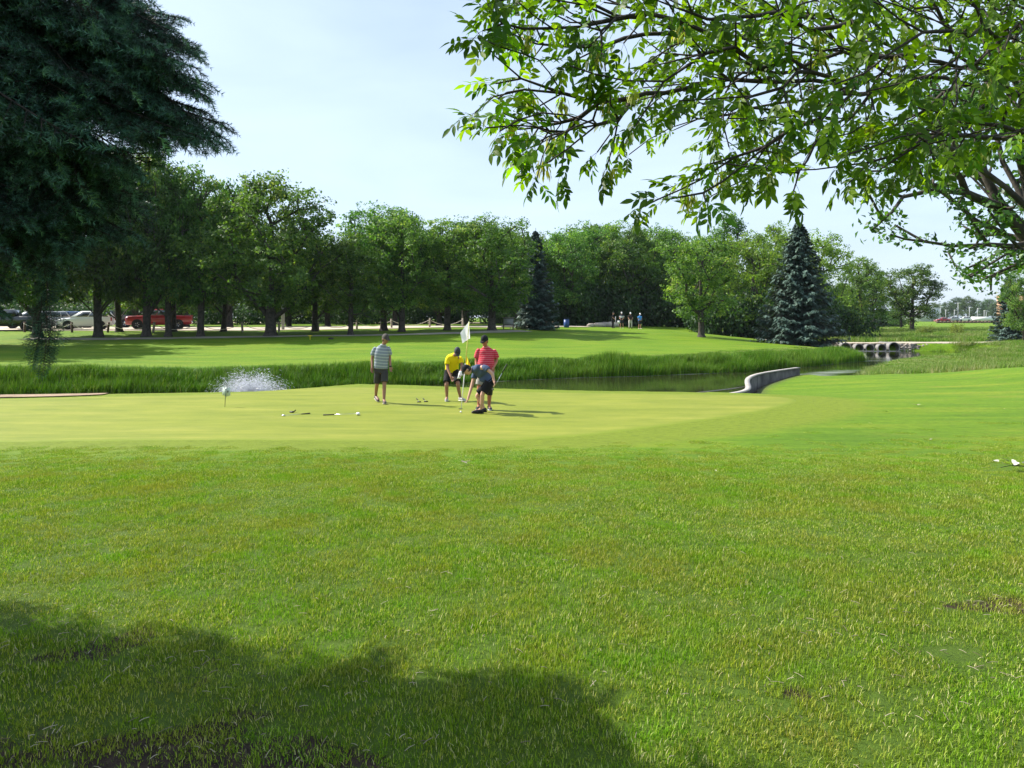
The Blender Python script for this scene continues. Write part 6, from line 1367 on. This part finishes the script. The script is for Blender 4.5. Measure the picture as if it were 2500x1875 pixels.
gl = MB(); gw = Vector(JB['wl']) - Vector(pB.location); loft(gl, smooth_rings([(gw + Vector((.0, 0, .02)), Vector((.03, 0, 0)), Vector((0, .026, 0))), (gw + Vector((-.01, -.02, -.05)), Vector((.045, 0, 0)), Vector((0, .03, 0))), (gw + Vector((-.02, -.04, -.11)), Vector((.042, 0, 0)), Vector((0, .026, 0)))], 2), 12)
for q in (-.03, -.01, .01, .03): tube(gl, [gw + Vector((-.02 + q, -.04, -.1)), gw + Vector((-.035 + q, -.07, -.14)), gw + Vector((-.05 + q, -.06, -.17))], .011, 6)
tube(gl, [gw + Vector((.02, -.02, -.05)), gw + Vector((.05, -.05, -.09))], .013, 6); gl.build('glove', M['white_cloth'], pB, smooth=True)

# heavy man in the red striped shirt standing behind
YC = 18.0
JC = joints(YC, dict(head=(1183, 832.5, -.1), neck=(1187, 849.5, .0), chest=(1187.5, 867, .0), waist=(1187, 888, -.01), pelvis=(1186, 904, .02), sl=(1207, 857, .0), sr=(1168, 855, .0), el=(1213, 880, .06), er=(1163, 881, .06), wl=(1203, 900, -.14), wr=(1164, 903, -.08),
    hl=(1195.5, 911, .02), hr=(1176.5, 911, .02), kl=(1196, 950, -.05), kr=(1170, 950, -.03), al=(1194, 990, .0), ar=(1169, 988, .06), tl=(1197, 1000, -.18), tr=(1166, 997, -.1)))
JC = snap(JC)
pC, _b = person('person', 'stout man in a red and white striped polo with a black knee brace', JC, (-.35, -.9, -.28), (-.08, -.2, .98), striped_red, pale_sh, (M['black'], M['white']), cap=cap_b, skin=simple('skin_ruddy', (.40, .15, .09), .55), glasses=True, S=1.06, belly=1.3, hands=((-.35, -.3, -.85), (0, -.2, -1)), shlen=.74, sleeve=.7, leg_f=1.05, hipw=1.05)
kb = MB(); kc = Vector(JC['kl']) - Vector(pC.location); dk = unit(Vector(JC['al']) - Vector(JC['kl'])); tube(kb, [kc - dk * .12, kc - dk * .05, kc + dk * .04, kc + dk * .14], [.084, .081, .077, .072], 14, cap=False); kbo = kb.build('knee_brace', M['black'], pC, smooth=True)
kb = MB(); tube(kb, [kc - dk * .035, kc - dk * .015], .0845, 14, cap=False); kb.build('strap', M['galv'], kbo)

# young man in blue-grey bending down to the ball
YD = 17.35
JD = joints(YD, dict(head=(1140.5, 903, -.05), neck=(1155, 901.5, .0), chest=(1169, 903.5, .02), waist=(1185, 918, .04), pelvis=(1196, 932, .05), sl=(1160.5, 911, -.17), sr=(1166, 900, .18), el=(1153.5, 942, -.14), er=(1166, 935, .2), wl=(1143.5, 970, -.1), wr=(1166, 957, .1),
    hl=(1195, 937, -.08), hr=(1193, 938, .16), kl=(1177, 963, -.14), kr=(1163.5, 966, .2), al=(1174, 995, -.02), ar=(1182, 995, .22), tl=(1155, 1003, -.05), tr=(1166, 1001, .2)))
# arm holding the putter goes back towards the hip
JD['sr'] = at(1181, 895, YD - .2); JD['er'] = at(1202, 912, YD - .3); JD['wr'] = at(1206, 929, YD - .34)
JD['sl'] = at(1161, 908, YD + .16); JD['el'] = at(1152.5, 940, YD + .1); JD['wl'] = at(1143.5, 971, YD + .0)
JD = snap(JD)
pD, _b = person('person', 'man in a blue-grey shirt and black shorts bending low, reaching for the ball', JD, (-.62, -.1, -.78), (-.78, 0, .62), blue_sh, black_sh, shoe_b, cap=cap_b, skin=simple('skin_pale', (.5, .28, .2), .55), S=1.0, hands=((-.3, 0, -.95), (.2, -.1, -.8)), shlen=.8, sleeve=.5, curl=1.2, leg_f=.95)

# distant golfers on the tee
def standing(px, py, Y, fx, S, shirt, bottom, cap, label, long=False, bend=0.0):
    g = at(px, py, Y); g.z = hz(g.x, g.y); f = Vector((math.sin(fx), -math.cos(fx), 0)); r_ = Vector((-f.y, f.x, 0)); up = Vector((0, 0, 1)); P = lambda a, b, c: g + (r_ * a + f * b + up * c) * S
    J = dict(head=P(0, .04 + bend, 1.64), neck=P(0, .01 + bend * .7, 1.46), chest=P(0, bend * .5, 1.3), waist=P(0, 0, 1.08), pelvis=P(0, -.02, .95), sl=P(-.19, bend * .6, 1.41), sr=P(.19, bend * .6, 1.41), el=P(-.24, .02 + bend, 1.13), er=P(.24, .02 + bend, 1.13), wl=P(-.12, .2 + bend, .98), wr=P(.12, .2 + bend, 1.0),
             hl=P(-.09, -.02, .9), hr=P(.09, -.02, .9), kl=P(-.12, .02, .5), kr=P(.12, .02, .5), al=P(-.14, -.02, .085), ar=P(.14, -.02, .085), tl=P(-.16, .15, .04), tr=P(.16, .15, .04))
    return person('person', label, J, f * .9 + Vector((0, 0, -.25)), (0, 0, 1), shirt, bottom, shoe_b if long else shoe_w, cap=cap, S=S, hands=((.3, .5, -.5), (-.3, .5, -.5)), shlen=1.9 if long else .84, group='distant golfers on the tee')
standing(1496, 801, 81, 1.2, 1.0, cloth('jacket_black', (.012, .012, .015)), cloth('trousers_black', (.01, .01, .012)), None, 'distant golfer dressed all in black, leftmost of four on the tee', True, .05)
standing(1518, 801.5, 81.5, -.3, 1.04, cloth('vest_white_navy', (.5, .5, .5), (.03, .035, .06), .4, .5), cloth('shorts_navy', (.03, .03, .05)), cap_w, 'distant golfer in a white cap and pale sleeves holding papers')
standing(1539, 801, 81, .1, 1.02, cloth('shirt_dark_brown', (.04, .03, .03)), cloth('trousers_pale', (.5, .47, .42)), cap_w, 'distant golfer in a dark top and pale trousers', True)
standing(1562, 801.5, 81.5, .5, 1.0, cloth('shirt_sky_blue', (.08, .3, .7)), cloth('shorts_dark', (.03, .03, .04)), cap_w, 'distant golfer in a bright blue shirt, rightmost of four on the tee')

# ------------------------------------------------------------------ flagstick, ball, clubs
fb = at(1126, 998, 18.1); fb.z = hz(fb.x, fb.y) + .018; ft = at(1145.5, 786, 18.2)
fl = empty('flagstick', fb, 'leaning flagstick with a white flag on top and a small yellow flag below', 'flagstick')
m = MB(); a = Vector((0, 0, 0)); b = ft - fb; tube(m, [a, a.lerp(b, .3), a.lerp(b, .52)], [.009, .011, .011], 8); m.build('lower_stick', M['white'], fl)
m = MB(); tube(m, [a.lerp(b, .5201), b], [.012, .010], 8); m.build('upper_stick', simple('stick_yellow', (.7, .66, .2), .5), fl)
def flagmesh(name, quad, mat, amp, nfold, nu=16, nv=10):
    q = [Vector(p) - fb for p in quad]; V = []
    for i in range(nu + 1):
        u = i / nu
        for j in range(nv + 1):
            v = j / nv; p = (q[0].lerp(q[1], v)).lerp(q[3].lerp(q[2], v), u); p.y += amp * math.sin(u * nfold * 3.14 + v * 1.7) * (.3 + .7 * u) ; V.append(p)
    mb = MB(); mb.add(np.array([tuple(p) for p in V]), [[i * (nv + 1) + j, (i + 1) * (nv + 1) + j, (i + 1) * (nv + 1) + j + 1, i * (nv + 1) + j + 1] for i in range(nu) for j in range(nv)]); return mb.build(name, mat, fl, smooth=True)
fmat = foliage('flag_cloth', [(0, (.85, .85, .86)), (1, (.85, .85, .86))], trans=.5, tcol=(1.1, 1.05, 1.12), objvar=0, spec=.1)
flagmesh('white_flag', [at(1145.5, 784, 18.2), at(1147.5, 826, 18.2), at(1129, 838, 18.12), at(1123.5, 813, 18.2)], fmat, .018, 2.6)
0 and flagmesh('white_flag_fold', [at(1146.5, 800, 18.18), at(1148.3, 823, 18.18), at(1141, 829, 18.1), at(1138, 812, 18.1)], fmat, .03, 2)
flagmesh('yellow_flag', [at(1139.3, 869, 18.2), at(1136.7, 892, 18.2), at(1149, 893, 18.15), at(1142, 875, 18.2)], M['yellow_cloth'], .03, 2)
q = MB(); sphere(q, (0, 0, .0235), .0235, 16, 12); bp = gp(1125, 1008, .018, 12, 24); bo = q.build('golf_ball', simple('ball_white', (.8, .8, .78), .35, bump=.5, bscale=300), smooth=True, loc=bp); tag(bo, 'white golf ball on the green just in front of the flagstick', 'golf ball')
m = MB(); k = 18; th = np.arange(k) / k * 6.283; m.addp(np.array([[.054 * math.cos(a), .054 * math.sin(a), .004] for a in th]), [tuple(range(k))]); hb_ = fb + Vector((-.02, .03, 0)); tag(m.build('hole', M['black'], loc=hb_), 'round hole in the green at the foot of the flagstick', 'hole')

def club(P0, P1, label, head='iron', sc=1.0, group='golf clubs lying on the green', grip_at0=True, on_ground=True):
    """P0 grip end, P1 head end"""
    o = empty('golf_club', P1, label, 'golf club', group); a = Vector(P0) - Vector(P1); d = unit(-a); m = MB(); tube(m, [a * .68, Vector((0, 0, 0))], [.0055, .0045], 6); m.build('shaft', M['steel'], o)
    m = MB(); tube(m, [a, a * .66], [.0145, .011], 8); m.build('grip', M['rubber'], o)
    s = unit(d.cross(Vector((0, 0, 1)))) if abs(d.z) < .95 else Vector((1, 0, 0)); up = unit(s.cross(d)); m = MB()
    if head == 'iron': loft(m, [(Vector((0, 0, 0)), d * .012 * sc, up * .012 * sc), (s * .03 * sc, d * .026 * sc, up * .014 * sc), (s * .085 * sc, d * .036 * sc, up * .01 * sc)], 8)
    elif head == 'mallet': loft(m, smooth_rings([(d * -.005 - s * .05, d * .02, up * .018), (d * .01, d * .045, up * .03), (d * .01 + s * .05, d * .04, up * .028), (s * .085, d * .015, up * .012)], 2), 10)
    else: loft(m, [(-s * .055, d * .012, up * .014), (s * .055, d * .012, up * .014)], 8)
    m.build('head', {'iron': M['steel'], 'mallet': M['white'], 'blade': M['black']}[head], o, smooth=True); return o
G_ = lambda px, py, z=.03: gp(px, py, z, 12, 24)
club(G_(757, 1009), G_(694, 1014.5), 'short iron with a steel head lying on the green, left of the other club', 'iron', 1.2)
club(G_(789, 1013), G_(873, 1010, .045), 'white-headed putter lying on the green with its black grip to the left', 'mallet')
club(G_(1017, 973), G_(1023, 981), 'dark putter lying away from the camera, left one of the pair near the striped golfer', 'blade')
club(G_(1033, 973), G_(1040, 980), 'dark putter lying away from the camera, right one of the pair near the striped golfer', 'blade')
hcv = MB(); p0, p1, p2 = G_(707, 1005.5, .03), G_(716, 1006, .03), G_(722, 1001.5, .06); loft(hcv, smooth_rings([(Vector(p0) - Vector(p0), Vector((0, .02, 0)), Vector((0, 0, .014))), ((p1 - p0) * .5, Vector((0, .035, 0)), Vector((0, 0, .026))), (p1 - p0, Vector((0, .028, 0)), Vector((0, 0, .02))), (p2 - p0, Vector((0, .02, 0)), Vector((0, 0, .016)))], 3), 10)
tag(hcv.build('head_cover', M['black'], smooth=True, loc=p0), 'small black bent head cover lying above the short iron', 'head cover')
w = at(1207, 934, YD - .36); club(at(1237.5, 889, YD - .30), at(1203.5, 951, YD - .39), 'putter held at an angle in the hand of the bending man, grip upward', 'blade', group=None)

pf = G_(549, 995, .0); pfl = empty('practice_marker', pf, 'thin stake with a small pale translucent panel and dark Y bracket on the green', 'marker')
m = MB(); tube(m, [(0, 0, 0), (.01, 0, .22), (.025, 0, .36)], [.006, .008, .008], 6); m.build('stake', simple('stake_dark', (.05, .07, .04), .6), pfl)
pan = MB(); v = np.array([(-.075, .02, .32), (.03, .02, .27), (.13, .02, .30), (.12, .02, .50), (-.06, .02, .50)]); pan.addp(np.r_[v, v + [0, .008, 0]], [(0, 1, 2, 3, 4), (9, 8, 7, 6, 5)] + [(i, 5 + i, 5 + (i + 1) % 5, (i + 1) % 5) for i in range(5)]); pan.build('panel', simple('panel_pale', (.5, .58, .52), .4), pfl)
m = MB(); tube(m, [(.025, 0, .34), (.025, 0, .44), (-.02, 0, .5)], .006, 5); tube(m, [(.025, 0, .44), (.07, 0, .5)], .006, 5); m.build('bracket', M['black'], pfl)
m = MB(); m.add([(.075, -.004, .36), (.095, -.004, .40), (.075, -.004, .44), (.06, -.004, .40)], [[0, 1, 2, 3]]); m.build('diamond', M['black'], pfl)

# ------------------------------------------------------------------ fallen leaves and twigs on the lawn
fm = foliage('fallen_leaf', [(0, (.2, .18, .08)), (.6, (.4, .37, .28)), (1, (.5, .47, .4))], trans=.2)
lbl = ['curled pale fallen leaf, largest of those right of the green', 'flat pale fallen leaf lying nearest the green edge', 'small green fallen leaf pair on the right lawn', 'pale fallen leaf right of the largest one', 'tiny pale leaf far right on the lawn', 'pale fallen leaf near the front of the right lawn', 'dark fallen leaf on the fringe beside the wall', 'pale leaf on the lawn below the putting green', 'pale speck of a leaf left of the largest one', 'brown leaf on the lawn in front of the fringe', 'pale leaf near the fallen ash twig']
for i, (px, py, s) in enumerate([(2238, 991, .16), (2132, 1035, .1), (2172, 1008, .12), (2310, 998, .09), (2449, 1000, .07), (2265, 1075, .08), (2106, 966, .1), (1130, 1132, .12), (2050, 1047, .07), (1755, 1152, .05), (2395, 1145, .06)]):
    p = gp(px, py, .025); m = MB(); a = rng.uniform(0, 6)
    for q in range(3 if s > .1 else 1): leaflet(m, np.array([rng.normal(0, s * .4), rng.normal(0, s * .4), .01]), np.array([math.cos(a + q * 2), math.sin(a + q * 2), .25]), np.array([.2, .1, 1.0]), s, s * .45, 0, rng.random())
    tag(m.build('fallen_leaf', fm if i not in (2, 6) else M['leaf_ash'], loc=p, attr=True), lbl[i], 'leaf', 'fallen leaves on the lawn')
p = gp(2475, 1148, .02); tw = empty('fallen_twig', p, 'fallen ash twig with pale curled leaves at the edge of the lawn', 'twig'); m = MB(); tube(m, [(-.16, 0, .03), (0, .03, .05), (.2, -.02, .04), (.32, 0, .05)], [.004, .006, .006, .004], 5); m.build('stem', M['bark_ash'], tw)
fm2 = foliage('fallen_leaf_pale', [(0, (.22, .24, .17)), (1, (.5, .5, .44))], trans=.1)
for i in range(22):
    m = MB(); a = rng.uniform(0, 6.28); leaflet(m, np.zeros(3), np.array([math.cos(a), math.sin(a), rng.uniform(-.1, .9)]), np.array([rng.normal(0, .6), rng.normal(0, .6), 1.0]), rng.uniform(.07, .12), .05, 0, rng.random())
    m.build('leaf', fm2 if i % 3 else M['leaf_ash'], tw, attr=True, loc=(rng.uniform(-.2, .3), rng.uniform(-.06, .06), rng.uniform(.04, .13)))
# dry straws and twigs on the worn ground below the spruce
lt = MB()
for i in range(2600):
    x = rng.uniform(-3.2, 4.5); y = rng.uniform(2.5, 5.5)
    if rng.random() > float(soil_mask(np.array([x]), np.array([y]))[0]) * 1.3 + .12: continue
    a = rng.uniform(0, 3.14); l = rng.uniform(.008, .028); z = hz(x, y) + .008 + rng.random() * .02; d = np.array([math.cos(a), math.sin(a), rng.normal(0, .15)]) * l; P = [np.array([x, y, z]) - d, np.array([x, y, z + .003]), np.array([x, y, z]) + d]; tube(lt, P, .0016, 3, cap=False, a=rng.random())
tag(lt.build('dry_straw', foliage('dry_straw', [(0, (.08, .05, .03)), (1, (.42, .36, .25))], trans=0), attr=True), kind='stuff')
# ------------------------------------------------------------------ thin summer haze
hzb = MB(); box(hzb, (0, 500, 9.5), (1900, 1400, 24))
hm = bpy.data.materials.new('haze'); hm.use_nodes = True; hm.node_tree.nodes.clear(); ho = hm.node_tree.nodes.new('ShaderNodeOutputMaterial'); hv = hm.node_tree.nodes.new('ShaderNodeVolumePrincipled')
hv.inputs['Color'].default_value = (.8, .88, 1, 1); hv.inputs['Density'].default_value = .00009; hm.node_tree.links.new(hv.outputs[0], ho.inputs['Volume'])
tag(hzb.build('haze', hm), kind='stuff')
